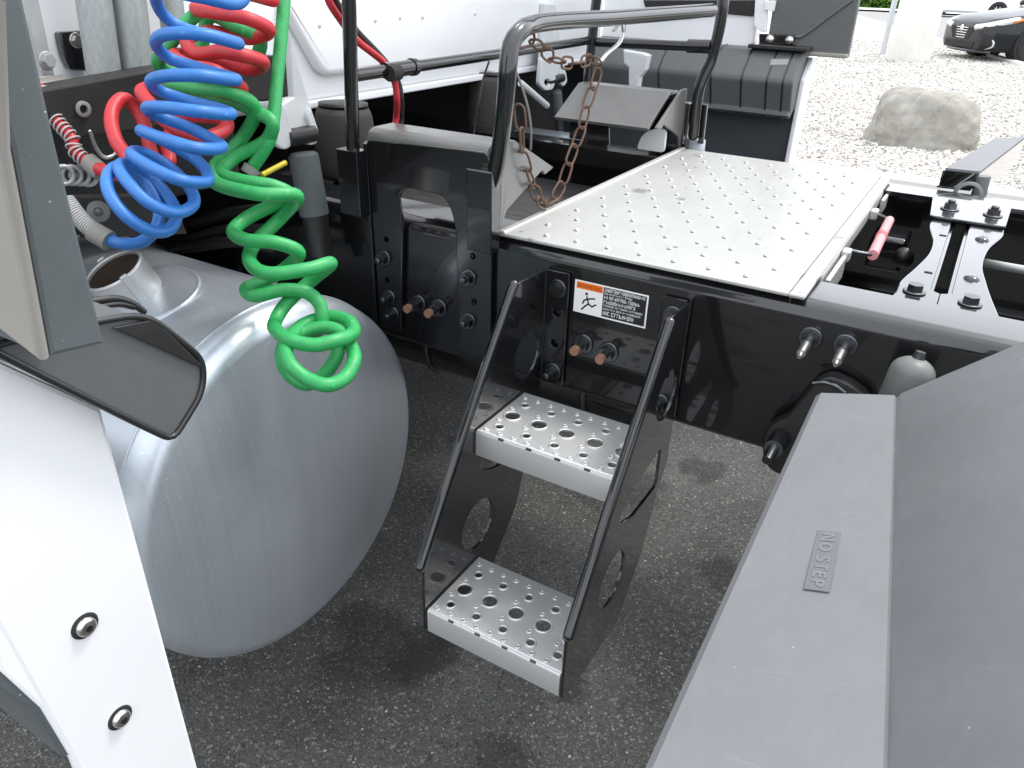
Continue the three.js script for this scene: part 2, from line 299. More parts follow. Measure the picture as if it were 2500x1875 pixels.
function makeCar(name, label, paint, at, yaw) { // a sedan heading along its own +x
  const t = thing(name, label, 'car');
  const st = [ // x, half width at waist, sill, bumper/waist height, hood or roof height
    [2.42, 0.56, 0.30, 0.56, 0.66], [2.38, 0.72, 0.22, 0.62, 0.73], [2.22, 0.85, 0.20, 0.66, 0.82], [1.8, 0.89, 0.2, 0.68, 0.90], [1.3, 0.91, 0.2, 0.74, 0.98], [0.9, 0.915, 0.2, 0.78, 1.03],
    [0, 0.92, 0.2, 0.82, 1.02], [-1.0, 0.92, 0.2, 0.84, 1.04], [-1.7, 0.90, 0.22, 0.86, 1.06], [-2.2, 0.84, 0.28, 0.84, 1.03], [-2.42, 0.72, 0.36, 0.72, 0.95]];
  const ring = ([x, w, s, b, h]) => { const o = []; for (const [f, y] of [[0.86, s], [0.98, s + 0.1], [1, (s + b) / 2], [1, b], [0.965, b + (h - b) * 0.45], [0.86, b + (h - b) * 0.82], [0.5, h - 0.004], [0, h]]) o.push([x, y, w * f]); return [...o, ...o.slice(0, -1).reverse().map(p => [p[0], p[1], -p[2]])]; };
  const R = st.map(ring), n = R[0].length, pos = [];
  for (let i = 0; i + 1 < R.length; i++) for (let j = 0; j < n; j++) { const k = (j + 1) % n, a = R[i][j], b = R[i + 1][j], c = R[i + 1][k], d = R[i][k]; pos.push(...a, ...b, ...c, ...a, ...c, ...d); }
  for (const [E, f] of [[R[0], 0], [R[R.length - 1], 1]]) for (let j = 1; j + 1 < n; j++) pos.push(...(f ? [...E[0], ...E[j + 1], ...E[j]] : [...E[0], ...E[j], ...E[j + 1]]));
  const g = new THREE.BufferGeometry(); g.setAttribute('position', new THREE.Float32BufferAttribute(pos, 3)); g.setAttribute('uv', new THREE.Float32BufferAttribute(new Float32Array(pos.length / 3 * 2), 2)); g.computeVertexNormals();
  obj('body', toCreasedNormals(g, 0.55), paint, t);
  const cab = [[0.95, 1.0], [0.25, 1.40], [-0.25, 1.46], [-0.9, 1.44], [-1.75, 1.07]];
  obj('window', prism(cab, 'z', -0.72, 0.72, 0.06), M.glass, t);
  obj('roof', prism([[0.28, 1.41], [-0.25, 1.475], [-0.95, 1.45], [-0.9, 1.42], [-0.2, 1.43]], 'z', -0.66, 0.66, 0.02), paint, t);
  const fx = z => 2.43 - 0.36 * z * z;
  obj('grille', prism([[-0.40, 0.63], [0.40, 0.63], [0.44, 0.58], [0.30, 0.40], [-0.30, 0.40], [-0.44, 0.58]], 'x', 2.38, 2.428, 0.012), M.tyre, t);
  for (let k = 0; k < 5; k++) obj('grille_slat', tube([-1, -0.5, 0, 0.5, 1].map(q => { const z = q * (0.31 + 0.03 * k); return [2.432 - 0.05 * q * q, 0.425 + k * 0.046, z]; }), 0.011, 12, 6), M.chrome, t);
  obj('badge', lathe([[0, 0.01], [0.05, 0.008], [0.06, 0]], [2.435, 0.60, 0], [1, 0, 0], 20), M.chrome, t);
  obj('lower_grille', prism([[-0.55, 0.37], [0.55, 0.37], [0.5, 0.25], [-0.5, 0.25]], 'x', 2.38, 2.424, 0.01), M.tyre, t);
  obj('splitter', tube([-0.78, -0.5, 0, 0.5, 0.78].map(z => [fx(z) - 0.01, 0.205, z]), 0.028, 16, 8), M.darkSteel, t);
  for (const s of [-1, 1]) {
    const hl = tube([[2.40, 0.635, s * 0.47], [2.345, 0.665, s * 0.66], [2.18, 0.72, s * 0.80], [1.86, 0.79, s * 0.855]], 0.056, 16, 8); obj('headlight', hl, M.lamp, t);
    obj('indicator', tube([[1.95, 0.76, s * 0.875], [1.74, 0.80, s * 0.89]], 0.03, 6, 6), M.amber, t);
    const f = obj('fog_lamp', tube([[2.36, 0.40, s * 0.62], [2.22, 0.42, s * 0.83], [2.20, 0.31, s * 0.84], [2.36, 0.27, s * 0.58]], 0.02, 20, 6, true), M.chrome, t);
    wheelParts(t, 1.42, s * 0.845, 0.34, s); wheelParts(t, -1.4, s * 0.845, 0.34, s);
    for (const x of [1.42, -1.4]) obj('wheel_arch', cyl([x, 0.35, s * 0.60], [x, 0.35, s * 0.918], 0.385, 0.385, 32), M.tyre, t);
    obj('mirror', new THREE.SphereGeometry(0.1, 16, 10).scale(0.8, 0.7, 1.1).translate(0.7, 1.06, s * 0.99), paint, t);
  }
  t.position.set(...at); t.rotation.y = yaw; return t;
}
makeCar('black_sedan', 'shiny black sedan parked at the roadside behind the gravel', M.carPaint, [1.74, 0.016, -19.65], Math.atan2(-0.53, -0.85));
makeCar('white_car', 'white car farther off on the road behind the black sedan', M.white, [-1.6, 0.016, -44.3], Math.PI - 0.15);

// ---------------------------------------------------------------- truck cab
{
  const t = thing('truck_cab', 'white rear wall of the truck cab above the black frame', 'truck cab');
  obj('cab_shell', box(-3.2, -0.60, 1.113, 3.7, -1.655, 0.785, 0.03), M.white, t);
  obj('raised_panel', prism(rounded([[-0.22, 1.175], [-1.5, 1.175], [-1.5, 1.325], [-0.12, 1.325]], 0.03), 'x', -0.604, -0.575, 0.012, [], 0.45, 4), M.white, t);
  for (const p of [[-0.576, 1.2737, -0.2184], [-0.576, 1.278, -0.3939], [-0.576, 1.2807, -0.4813], [-0.576, 1.2797, -0.5677], [-0.576, 1.2812, -0.7948]]) obj('screw', lathe([[0, 0.003], [0.004, 0.003], [0.005, 0]], p, [1, 0, 0], 12), M.whiteCast, t);
  obj('seam_flange', box(-0.604, -0.588, 1.112, 1.128, -1.62, -0.12, 0.004), M.white, t); obj('lower_panel', box(-0.66, -0.59, 1.0, 1.205, 0.02, 0.79, 0.004), M.black, t);
  obj('extender_base', box(-0.62, -0.075, 1.165, 3.4, -1.715, -1.68, 0.008), M.white, t);
  obj('cab_lamp_panel', prism([[-0.4695, 1.3067], [-0.0834, 1.3218], [-0.0877, 1.2743], [-0.1732, 1.2775], [-0.4401, 1.2435]], 'z', -1.682, -1.672, 0.002), M.dusty, t);
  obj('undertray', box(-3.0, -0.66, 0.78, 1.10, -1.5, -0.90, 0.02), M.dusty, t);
}
function sideExtender(mirror) {
  const f = mirror ? MU : a => a, t = thing('side_extender', mirror ? 'dark grey side extender with diagonal rib on the far side of the cab' : 'dark grey rubber edged side extender hanging in the left foreground', 'side extender');
  const u = p => f(p);
  if (mirror) {
    obj('panel', prism([[-0.03, 1.175], [0.222, 1.178], [0.19, 3.0], [-0.06, 3.0]], 'z', -1.712, -1.677, 0.004), M.plastic, t);
    obj('rib', tube([[0.1997, 1.3328, -1.676], [0.1434, 1.2853, -1.676], [0.0771, 1.2282, -1.676], [0.0548, 1.224, -1.676]], 0.006, 24, 8, false, 'catmullrom'), M.plastic, t);
    obj('lower_edge', box(0.02, 0.222, 1.172, 1.184, -1.715, -1.66, 0.004), M.taupe, t);
    const b = obj('mount_bracket', [prism([[-0.0557, 1.2269], [0.0537, 1.2303], [0.0596, 1.2004], [-0.0502, 1.1963]], 'z', -1.677, -1.655, 0.003), prism([[-0.0322, 1.1887], [0.0504, 1.1941], [0.0509, 1.1839], [-0.0306, 1.18]], 'z', -1.68, -1.66, 0.003)], M.gloss, t);
    for (const p of [[-0.0178, 1.2128, -1.655], [0.0431, 1.2136, -1.655]]) obj('bolt', lathe([[0, 0.012], [0.009, 0.010], [0.013, 0.003], [0.014, 0]], p, [0, 0, 1], 20), M.plated, b);
    obj('hinge_strip', prism([[-0.0964, 1.4052], [-0.0562, 1.4061], [-0.0351, 1.2323], [-0.0543, 1.2327], [-0.0781, 1.2489]], 'z', -1.677, -1.66, 0.003), M.white, t);
    obj('clip', prism([[-0.0527, 1.3204], [-0.019, 1.3231], [-0.0196, 1.293], [-0.0503, 1.2951]], 'z', -1.662, -1.652, 0.002), M.white, t);
  } else {
    obj('rubber_edge', prism([[0.811, 1.164], [0.846, 1.169], [0.8355, 1.29], [0.826, 1.8], [0.80, 1.8], [0.8105, 1.29]], 'x', -0.03, 0.2, 0.003), M.rubber, t);
    obj('outer_skin', prism([[0.2001, 1.1687], [0.2211, 1.2943], [0.2521, 1.3649], [0.1091, 1.3593], [-0.0099, 1.2062], [0.1524, 1.1826]], 'z', 0.8455, 0.853, 0.003), M.taupe, t);
  }
}
sideExtender(false); sideExtender(true);
{ // fairings below the cab: near flange and step, far step with ribs
  const t = thing('side_fairing', 'white side fairing with two bolts at lower left corner', 'fairing');
  obj('rear_flange', prism([[0.776, 0.25], [0.781, 1.076], [0.842, 1.143], [0.93, 1.143], [0.898, 0.952], [0.882, 0.772], [0.878, 0.25]], 'x', 0.108, 0.12, 0.004), M.white, t);
  obj('outer_skin', prism([[0.8936, 0.9509], [0.877, 0.777], [0.8833, 0.7819], [0.89, 0.8472], [0.9062, 0.9065]], 'x', -2.3, 0.119, 0.003), M.white, t);
  obj('edge_trim', prism([[0.9029, 0.9181], [0.8852, 0.8509], [0.8778, 0.7741], [0.8882, 0.7854], [0.8933, 0.8463], [0.9104, 0.8915]], 'x', -2.3, 0.117, 0.002), M.rubber, t);
  for (const p of [[0.12, 0.8969, 0.8404], [0.12, 0.7798, 0.836]]) { const b = obj('bolt', lathe([[0, 0.006], [0.0055, 0.006], [0.008, 0.0042], [0.0088, 0]], p, [1, 0, 0], 24), M.plated, t); obj('washer', lathe([[0.0085, 0.0012], [0.0112, 0.0012], [0.0118, 0]], p, [1, 0, 0], 28), M.tyre, b); obj('socket', lathe([[0, 0.0064], [0.0032, 0.0064], [0.0032, 0.006]], p, [1, 0, 0], 6), M.darkSteel, b); }
  const s = thing('fairing_step', 'dark grey plastic step end cap above the white fairing', 'step');
  const cap = rounded([[0.853, 1.162], [0.741, 1.032, 0.01], [0.704, 1.062, 0.02], [0.6985, 1.09, 0.02], [0.741, 1.146, 0.025], [0.778, 1.153]], 0.006);
  obj('end_cap', prism(cap, 'x', 0.125, 0.138, 0.002), M.plastic, s);
  obj('rim', tube(cap.map(p => [0.139, p[1], p[0]]), 0.0028, 90, 8, true), M.trim, s);
  obj('tread', prism([[0.85, 1.157], [0.742, 1.037], [0.708, 1.064], [0.702, 1.09], [0.743, 1.142], [0.78, 1.149]], 'x', -0.9, 0.124, 0.004), M.plastic, s);
  obj('inner_shelf', prism([[0.7693, 1.1452], [0.7354, 1.1398], [0.7022, 1.0867], [0.7035, 1.0847]], 'x', 0.139, 0.1415, 0.001), M.trim, s);
  obj('strap', [tube([[0.06, 1.136, 0.7359], [0.06, 1.1316, 0.7153], [0.06, 1.1242, 0.7031], [0.06, 1.1119, 0.6924]], 0.003, 16, 8), tube([[0.06, 1.13, 0.7374], [0.06, 1.1259, 0.7132], [0.06, 1.1191, 0.7007]], 0.003, 16, 8)], M.trim, s);
  const f = thing('side_fairing', 'far side fairing with dark inside and white rear edge', 'fairing');
  obj('rear_flange', prism(MU([[0.776, 0.25], [0.781, 1.10], [0.842, 1.165], [0.90, 1.165], [0.88, 0.772], [0.878, 0.25]]), 'x', 0.10, 0.115, 0.004), M.white, f);
  obj('outer_skin', box(-2.3, 0.099, 0.16, 1.15, -1.76, -1.735, 0.004), M.white, f);
  obj('inner_liner', box(-2.3, 0.098, 0.16, 1.12, -1.70, -1.665, 0.004), M.liner, f);
  const fs = thing('fairing_step', 'black ribbed plastic step along the far fairing', 'step');
  const prof = rounded([[-1.72, 1.19], [-1.62, 1.182, 0.02], [-1.545, 1.105, 0.02], [-1.59, 1.01, 0.01], [-1.575, 1.0, 0.004], [-1.60, 0.985], [-1.71, 1.05]], 0.008);
  obj('tread', prism(prof, 'x', -0.62, 0.10, 0.006), M.plastic, fs);
  for (const x of [-0.34, -0.16, -0.06, 0.02, 0.07]) obj('rib', prism(prof.map(([z, y]) => [-1.64 + (z + 1.64) * 1.02, 1.1 + (y - 1.1) * 1.025]), 'x', x - 0.003, x + 0.003, 0.001), M.trim, fs);
  obj('top_lip', box(-0.07, 0.115, 1.187, 1.199, -1.725, -1.60, 0.003), M.trim, fs);
  obj('tread_pad', prism([[0.1241, -1.1227], [0.1606, -1.162], [0.1888, -1.0222], [0.1562, -0.988]], 'y', 1.195, 1.2, 0.002), M.fender, fs);
}
// ---------------------------------------------------------------- frame
function cRail(z0, dir, y0 = 0.735, y1 = 0.99) { // C section, outer corners rolled
  const w = 0.1, k = 0.0095, r = 0.024, o = [];
  for (let i = 0; i <= 6; i++) { const a = i / 6 * Math.PI / 2; o.push([r - r * Math.cos(a), y1 - r + r * Math.sin(a)]); }
  const outer = [...o, [w, y1], [w, y1 - k], [k + 0.012, y1 - k], [k, y1 - k - 0.012], [k, y0 + k + 0.012], [k + 0.012, y0 + k], [w, y0 + k], [w, y0]];
  for (let i = 0; i <= 6; i++) { const a = i / 6 * Math.PI / 2; outer.push([r - r * Math.sin(a), y0 + r - r * Math.cos(a)]); }
  return outer.map(([u, y]) => [z0 + dir * u, y]);
}
const nearRail = thing('frame_rail', 'glossy black frame rail behind the two aluminium steps', 'frame rail');
obj('channel', prism(cRail(0, -1), 'x', -3, 3.2, 0, [], 0.5), M.gloss, nearRail);
const farRail = thing('frame_rail', 'black frame rail on the far side of the deck plate', 'frame rail');
obj('channel', prism(cRail(-0.866, 1), 'x', -3, 3.2, 0, [], 0.5), M.gloss, farRail);
for (const p of [[-0.1749, 0.8309, 0], [-0.1273, 0.833, 0]].concat([[0.1685, 0.8388, 0], [0.2147, 0.8363, 0]])) { // studs with copper tips
  const b = obj('stud', boltGeo(p, [0, 0, 1], 0.0115, 0.03), M.darkSteel, nearRail);
  obj('tip', cyl([p[0], p[1], p[2] + 0.028], [p[0], p[1], p[2] + 0.037], 0.0082, 0.0078, 20), M.copper, b);
}
for (const p of [[0.5152, 0.9401, 0], [0.5615, 0.941, 0]]) { // push-in fittings by the fender
  const b = obj('fitting', [boltGeo(p, [0, 0, 1], 0.011, 0), cyl([p[0], p[1], p[2] + 0.012], [p[0], p[1], p[2] + 0.028], 0.0105, 0.009, 6)], M.darkSteel, nearRail);
  obj('stem', [cyl([p[0], p[1], 0.028], [p[0], p[1] - 0.002, 0.056], 0.0066, 0.006, 16), cyl([p[0], p[1] - 0.002, 0.056], [p[0], p[1] - 0.003, 0.066], 0.0035, 0.003, 12)], M.steel, b);
}
{ // crossmember: two channels back to back with hourglass gussets
  const t = thing('crossmember', 'waisted crossmember with bolts joining the rails behind the deck', 'crossmember');
  const yt = 0.985, left = [[0.594, -0.10], [0.598, -0.127], [0.599, -0.187], [0.611, -0.269], [0.622, -0.361], [0.621, -0.444], [0.607, -0.538], [0.605, -0.60]], right = [[0.727, -0.60], [0.726, -0.553], [0.708, -0.453], [0.703, -0.342], [0.711, -0.262], [0.72, -0.194], [0.735, -0.10]];
  const sp = a => new THREE.CatmullRomCurve3(a.map(p => V(p[0], 0, p[1]))).getPoints(40).map(p => [p.x, p.z]);
  obj('gusset', prism([...sp(left), [0.640, -0.60], [0.640, -0.575, 0], [0.6415, -0.175], [0.655, -0.165], [0.655, -0.102], [0.6, -0.10]], 'y', yt - 0.008, yt, 0.002), M.galvBlack ?? M.gloss, t);
  obj('gusset', prism([[0.6555, -0.102], [0.6555, -0.165], [0.670, -0.175], [0.6705, -0.575], [0.6705, -0.60], ...sp(right)], 'y', yt - 0.008, yt, 0.002), M.gloss, t);
  for (const s of [-1, 1]) obj('web', box(0.6555 + s * 0.013 - 0.004, 0.6555 + s * 0.013 + 0.004, 0.76, yt - 0.008, -0.76, -0.09, 0.002), M.gloss, t);
  obj('end_plate', prism(rounded([[0.60, -0.60], [0.728, -0.60], [0.735, -0.775], [0.59, -0.775]], 0.01), 'y', yt + 0.0005, yt + 0.0065, 0.002), M.gloss, t);
  for (const [x, z] of [[0.629, -0.672], [0.704, -0.672]]) obj('bolt', boltGeo([x, yt + 0.006, z], [0, 1, 0], 0.0115, 0.02), M.darkSteel, t);
  for (const [x, z] of [[0.622, -0.148], [0.695, -0.142]]) obj('bolt', boltGeo([x, yt, z], [0, 1, 0], 0.0105, 0), M.darkSteel, t);
  for (const [x, z] of [[0.695, -0.504], [0.691, -0.263]]) obj('rivet', lathe([[0, 0.006], [0.008, 0.005], [0.011, 0.002], [0.012, 0]], [x, yt, z], [0, 1, 0], 24), M.gloss, t);
  for (const [x, z] of [[0.631, -0.255], [0.633, -0.491]]) obj('slot', box(x - 0.006, x + 0.006, yt - 0.001, yt + 0.0012, z - 0.003, z + 0.003, 0.001), M.tyre, t);
  for (const s of [0.60, 0.72]) obj('side_plate', prism(rounded([[-0.11, 0.97], [-0.30, 0.95], [-0.30, 0.80], [-0.11, 0.77]], 0.03), 'x', s - 0.004, s + 0.004, 0.002), M.gloss, t);
}
{ // floor plate and dark machinery between the rails, under the cab
  const t = obj('floor_plate', box(-0.62, -0.02, 0.885, 0.90, -0.75, -0.11, 0.004), M.floor); tag(t, 'scuffed dark steel plate lying low between the rails below the chain', 'floor plate');
  const g = thing('gearbox', 'dark gearbox housing in the shade between the rails under the cab', 'gearbox');
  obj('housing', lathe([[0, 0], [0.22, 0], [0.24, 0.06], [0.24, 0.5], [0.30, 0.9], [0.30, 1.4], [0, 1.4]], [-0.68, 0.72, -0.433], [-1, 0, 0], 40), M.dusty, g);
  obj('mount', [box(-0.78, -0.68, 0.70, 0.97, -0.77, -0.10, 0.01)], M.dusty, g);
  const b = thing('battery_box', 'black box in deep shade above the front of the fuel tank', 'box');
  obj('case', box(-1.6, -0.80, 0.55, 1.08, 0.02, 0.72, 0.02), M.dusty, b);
}
{
  const t = thing('air_tank', 'black air tank slung under the frame behind the upper step', 'air tank');
  obj('shell', lathe([[0, 0], [0.045, 0.006], [0.066, 0.025], [0.07, 0.05], [0.07, 0.62], [0.066, 0.645], [0.045, 0.664], [0, 0.67]], [-0.38, 0.69, -0.15], [1, 0, 0], 40), M.gloss, t);
  for (const x of [-0.22, 0.14]) obj('strap', new THREE.TorusGeometry(0.072, 0.006, 6, 40).rotateY(Math.PI / 2).translate(x, 0.69, -0.15), M.darkSteel, t);
}
{ // small dark things inside the rear bay
  const t = thing('valve_block', 'dark valve block with brass fittings inside the far rear bay', 'valve');
  obj('body', box(0.505, 0.575, 0.86, 0.93, -0.72, -0.62, 0.01), M.gloss, t);
  obj('port', [lathe([[0, 0.03], [0.016, 0.03], [0.02, 0]], [0.575, 0.90, -0.60], [0, 0.5, 1], 20)], M.black, t);
  const c = thing('brake_line', 'thin grey brake line crossing the dark bay beside the crossmember', 'pipe');
  obj('pipe', tube([[0.40, 0.80, -0.34], [0.55, 0.82, -0.33], [0.7, 0.82, -0.30], [0.95, 0.82, -0.30]], 0.006, 30, 10), M.darkSteel, c);
  const d = thing('wiring_loom', 'braided grey wiring loom running rearward in the dark bay', 'cable');
  obj('sleeve', tube([[0.70, 0.93, -0.56], [0.78, 0.935, -0.54], [0.95, 0.93, -0.56], [1.5, 0.93, -0.55]], 0.008, 40, 10), M.galv, d);
}
// ---------------------------------------------------------------- deck plate
{
  const t = thing('deck_plate', 'bright aluminium deck plate with raised nubs across the frame rails', 'deck plate');
  obj('plate', [prism([[0, 0.004], [0.474, 0.004], [0.474, -0.868], [0, -0.868]], 'y', 0.9935, 1.0, 0.002), box(0, 0.012, 0.998, 1.0035, -0.868, 0.004, 0.0025)], M.deck, t);
  obj('folded_edge', [prism([[0.4745, 0.004], [0.497, 0.004], [0.497, -0.868], [0.4745, -0.868]], 'y', 0.9925, 1.001, 0.0035), box(0.488, 0.497, 0.968, 0.9935, -0.75, -0.115, 0.003)], M.deck, t);
  const nub = new THREE.LatheGeometry([[0.0, 0.0022], [0.0016, 0.0034], [0.0030, 0.0032], [0.0042, 0.0020], [0.0048, 0]].map(p => new THREE.Vector2(...p)), 14);
  const slit = new THREE.SphereGeometry(1, 12, 6).scale(0.0040, 0.0009, 0.0017);
  for (let k = 0; k < 15; k++) for (let i = 0; i < 8; i++) {
    const x = 0.047 + 0.0553 * i + (k % 2 ? 0 : 0.0277), z = -0.0265 - 0.0553 * k; if (x > 0.455 || z > -0.02 || z < -0.845) continue;
    const m = new THREE.Mesh(nub, M.deck); m.name = 'nub'; m.position.set(x, 1.0, z); m.castShadow = m.receiveShadow = true; t.add(m);
    const h = new THREE.Mesh(slit, M.darkSteel); h.name = 'opening'; h.position.set(0, 0.0003, 0.0048); m.add(h);
  }
  const inner = obj('rail_clip', [0.58, 0.28].map(z => box(0.497, 0.512, 0.972, 0.992, -z - 0.012, -z + 0.012, 0.004)).concat([box(0.500, 0.508, 0.955, 0.985, -0.76, -0.70, 0.003), box(0.500, 0.508, 0.945, 0.985, -0.27, -0.13, 0.003)]), M.alu, t);
  const h = thing('pull_handle', 'pull handle with red plastic grip at the right edge of the deck plate', 'handle');
  obj('bracket', [tube([[0.500, 0.985, -0.575], [0.52, 0.982, -0.572], [0.536, 0.98, -0.556]], 0.0035, 14, 8), tube([[0.502, 0.985, -0.30], [0.525, 0.982, -0.305], [0.542, 0.98, -0.316]], 0.0035, 14, 8)], M.darkSteel, h);
  obj('grip', [cyl([0.536, 0.98, -0.558], [0.5385, 0.98, -0.440], 0.0085, 0.0085, 20), cyl([0.5388, 0.98, -0.430], [0.542, 0.98, -0.312], 0.0088, 0.0088, 20)], std({ color: L(0.62, 0.26, 0.27), roughness: 0.45 }), h);
  obj('grip_joint', cyl([0.5383, 0.98, -0.445], [0.5392, 0.98, -0.425], 0.0096, 0.0096, 20), M.grip, h);
}
// ---------------------------------------------------------------- boarding ladder
{
  const t = thing('boarding_ladder', 'black boarding ladder with two aluminium steps bolted to the frame rail', 'ladder');
  const side = [[0.009, 0.957], [0.096, 0.960], [0.112, 0.940], [0.356, 0.585], [0.358, 0.452], [0.30, 0.440], [0.158, 0.440], [0.08, 0.525], [0.038, 0.638], [0.009, 0.668]];
  const cut = () => [circ(0.208, 0.567, 0.048), circ(0.062, 0.822, 0.043), new THREE.Path(rounded([[0.052, 0.722], [0.19, 0.705], [0.206, 0.672], [0.15, 0.65], [0.05, 0.648]], 0.01).map(p => new THREE.Vector2(...p)).reverse())];
  for (const [x, s] of [[0.0935, -1], [0.3385, 1]]) {
    obj('side_plate', prism(rounded(side, 0.008), 'x', x - 0.0025, x + 0.0025, 0.0012, cut()), M.gloss, t);
    obj('front_lip', tube([[x + s * 0.004, 0.957, 0.102], [x + s * 0.004, 0.938, 0.116], [x + s * 0.004, 0.76, 0.240], [x + s * 0.004, 0.60, 0.346], [x + s * 0.004, 0.583, 0.357]], 0.0085, 40, 12, false, 'catmullrom'), M.gloss, t);
    obj('mounting_flange', prism(rounded(s < 0 ? [[0.096, 0.752], [0.138, 0.752], [0.138, 0.957], [0.096, 0.957]] : [[0.296, 0.752], [0.336, 0.752], [0.336, 0.957], [0.296, 0.957]], 0.004), 'z', 0.003, 0.008, 0.0015, [circ(s < 0 ? 0.118 : 0.316, 0.885, 0.007), circ(s < 0 ? 0.118 : 0.316, 0.828, 0.007)]), M.gloss, t);
    for (const y of [0.928, 0.776]) obj('bolt', boltGeo([s < 0 ? 0.118 : 0.316, y, 0.008], [0, 0, 1], 0.0105, y < 0.8 ? 0.028 : 0.012), M.darkSteel, t);
  }
  for (const [y, zf] of [[0.757, 0.2170], [0.498, 0.3535]]) { // front edge of each tread
    const s = new THREE.Group(); s.name = 'step'; t.add(s); const zm = zf - 0.067, holes = [], rims = [];
    const ring = (x, z, r) => rims.push(new THREE.TorusGeometry(r + 0.0012, 0.0019, 8, 28).scale(1, 1, 0.8).rotateX(Math.PI / 2).translate(x, y + 0.0002, z));
    for (let k = 0; k < 5; k++) { const x = 0.1225 + 0.0485 * k - (k === 4 ? 0.002 : 0); holes.push([x, zm, k === 4 ? 0.0118 : 0.0122]); if (1) holes.push([x, zm + 0.0395, 0.0066], [x, zm - 0.0405, 0.0066]); }
    for (const [x, z, r] of holes) ring(x, z, r);
    for (let k = 0; k < 9; k++) for (const [z, o] of [[zm + 0.0565, 0.5], [zm - 0.0625, 0.5], [zm + 0.0205, 0.5], [zm - 0.0205, 0.5]]) { const x = 0.11 + 0.02425 * k; if (Math.abs(z - zm) < 0.03 && k % 2 === 1 ? false : Math.abs(z - zm) < 0.03 && k % 2 === 0 && 0) continue; if (Math.abs(z - zm) < 0.03 && Math.abs(((x - 0.1225) / 0.0485) % 1) < 0.3 && 0) continue; if (Math.abs(z - zm) < 0.03) { if (k % 2) continue; } if (x > 0.331) continue; holes.push([x, z, 0.0017]); ring(x, z, 0.0019); }
    const plate = prism([[0.0985, zf - 0.146], [0.3335, zf - 0.146], [0.3335, zf], [0.0985, zf]], 'y', y - 0.003, y, 0.0008, holes.map(([x, z, r]) => circ(x, z, r)));
    const seg = [plate, ...rims];
    obj('tread', seg, M.alu, s);
    const nose = []; for (let i = 0; i <= 6; i++) { const a = i / 6 * Math.PI / 2; nose.push([zf - 0.0045 + 0.0065 * Math.sin(a), y - 0.006 + 0.0065 * Math.cos(a)]); }
    obj('nosing', prism([...nose, [zf + 0.002, y - 0.044], [zf - 0.0008, y - 0.044], [zf - 0.0008, y - 0.0035], [zf - 0.0045, y - 0.003]], 'x', 0.0985, 0.3335, 0, [], 0.5), M.alu, s);
    obj('back_lip', box(0.0985, 0.3335, y - 0.035, y - 0.0032, zf - 0.1485, zf - 0.1463, 0.001), M.alu, s);
    for (let k = 0; k < 4; k++) obj('slot', box(0.1375 + 0.0485 * k, 0.1475 + 0.0485 * k, y - 0.0055, y + 0.0004, zf - 0.001, zf + 0.0014, 0.001), M.darkSteel, s);
  }
}
{ // warning decal on the rail web
  const c = document.createElement('canvas'); c.width = 1024; c.height = 448; const k = c.getContext('2d');
  k.fillStyle = '#f2f2f0'; k.fillRect(0, 0, 1024, 448); k.fillStyle = '#15181c'; k.fillRect(408, 22, 594, 404);
  k.fillStyle = '#ee7420'; k.fillRect(26, 22, 372, 92); k.fillStyle = '#9a430c'; k.font = 'bold 74px sans-serif'; k.fillText('WARNING', 36, 96, 352);
  k.fillStyle = '#101214'; k.strokeStyle = '#101214'; k.lineWidth = 22; k.lineCap = 'round';
  k.beginPath(); k.arc(176, 170, 20, 0, 7); k.fill();
  const seg = (...p) => { k.beginPath(); k.moveTo(p[0], p[1]); for (let i = 2; i < p.length; i += 2) k.lineTo(p[i], p[i + 1]); k.stroke(); };
  seg(184, 210, 214, 300); seg(192, 236, 150, 262, 130, 310); seg(196, 240, 246, 222, 292, 214); seg(214, 300, 168, 340, 120, 396); seg(214, 300, 262, 330, 318, 292);
  k.fillStyle = '#e9e9e6'; let s = 5; const q = () => (s = (s * 16807) % 2147483647) / 2147483647; // rows of print too small to read
  for (const [y, h, e] of [[34, 44, 960], [92, 26, 800], [134, 44, 900], [196, 44, 860], [256, 26, 960], [300, 26, 940], [346, 54, 850]]) for (let x = 424; x < e;) { const w = h * (0.35 + 0.3 * q()); k.fillRect(x, y, w * 0.3, h); k.fillRect(x, y + (q() < 0.5 ? 0 : h * 0.4), w, h * 0.2); if (q() < 0.6) k.fillRect(x + w * 0.7, y, w * 0.3, h); if (q() < 0.5) k.fillRect(x, y + h * 0.8, w, h * 0.2); x += w + h * (q() < 0.15 ? 0.5 : 0.16); }
  const tx = new THREE.CanvasTexture(c); tx.colorSpace = THREE.SRGBColorSpace; tx.anisotropy = 8;
  const g = new THREE.PlaneGeometry(0.127, 0.0556).translate(0.209, 0.9205, 0.0012);
  const d = obj('warning_decal', g, phy({ map: tx, roughness: 0.4, clearcoat: 0.4 })); tag(d, 'orange and white warning sticker with falling figure on the frame rail', 'sticker');
}
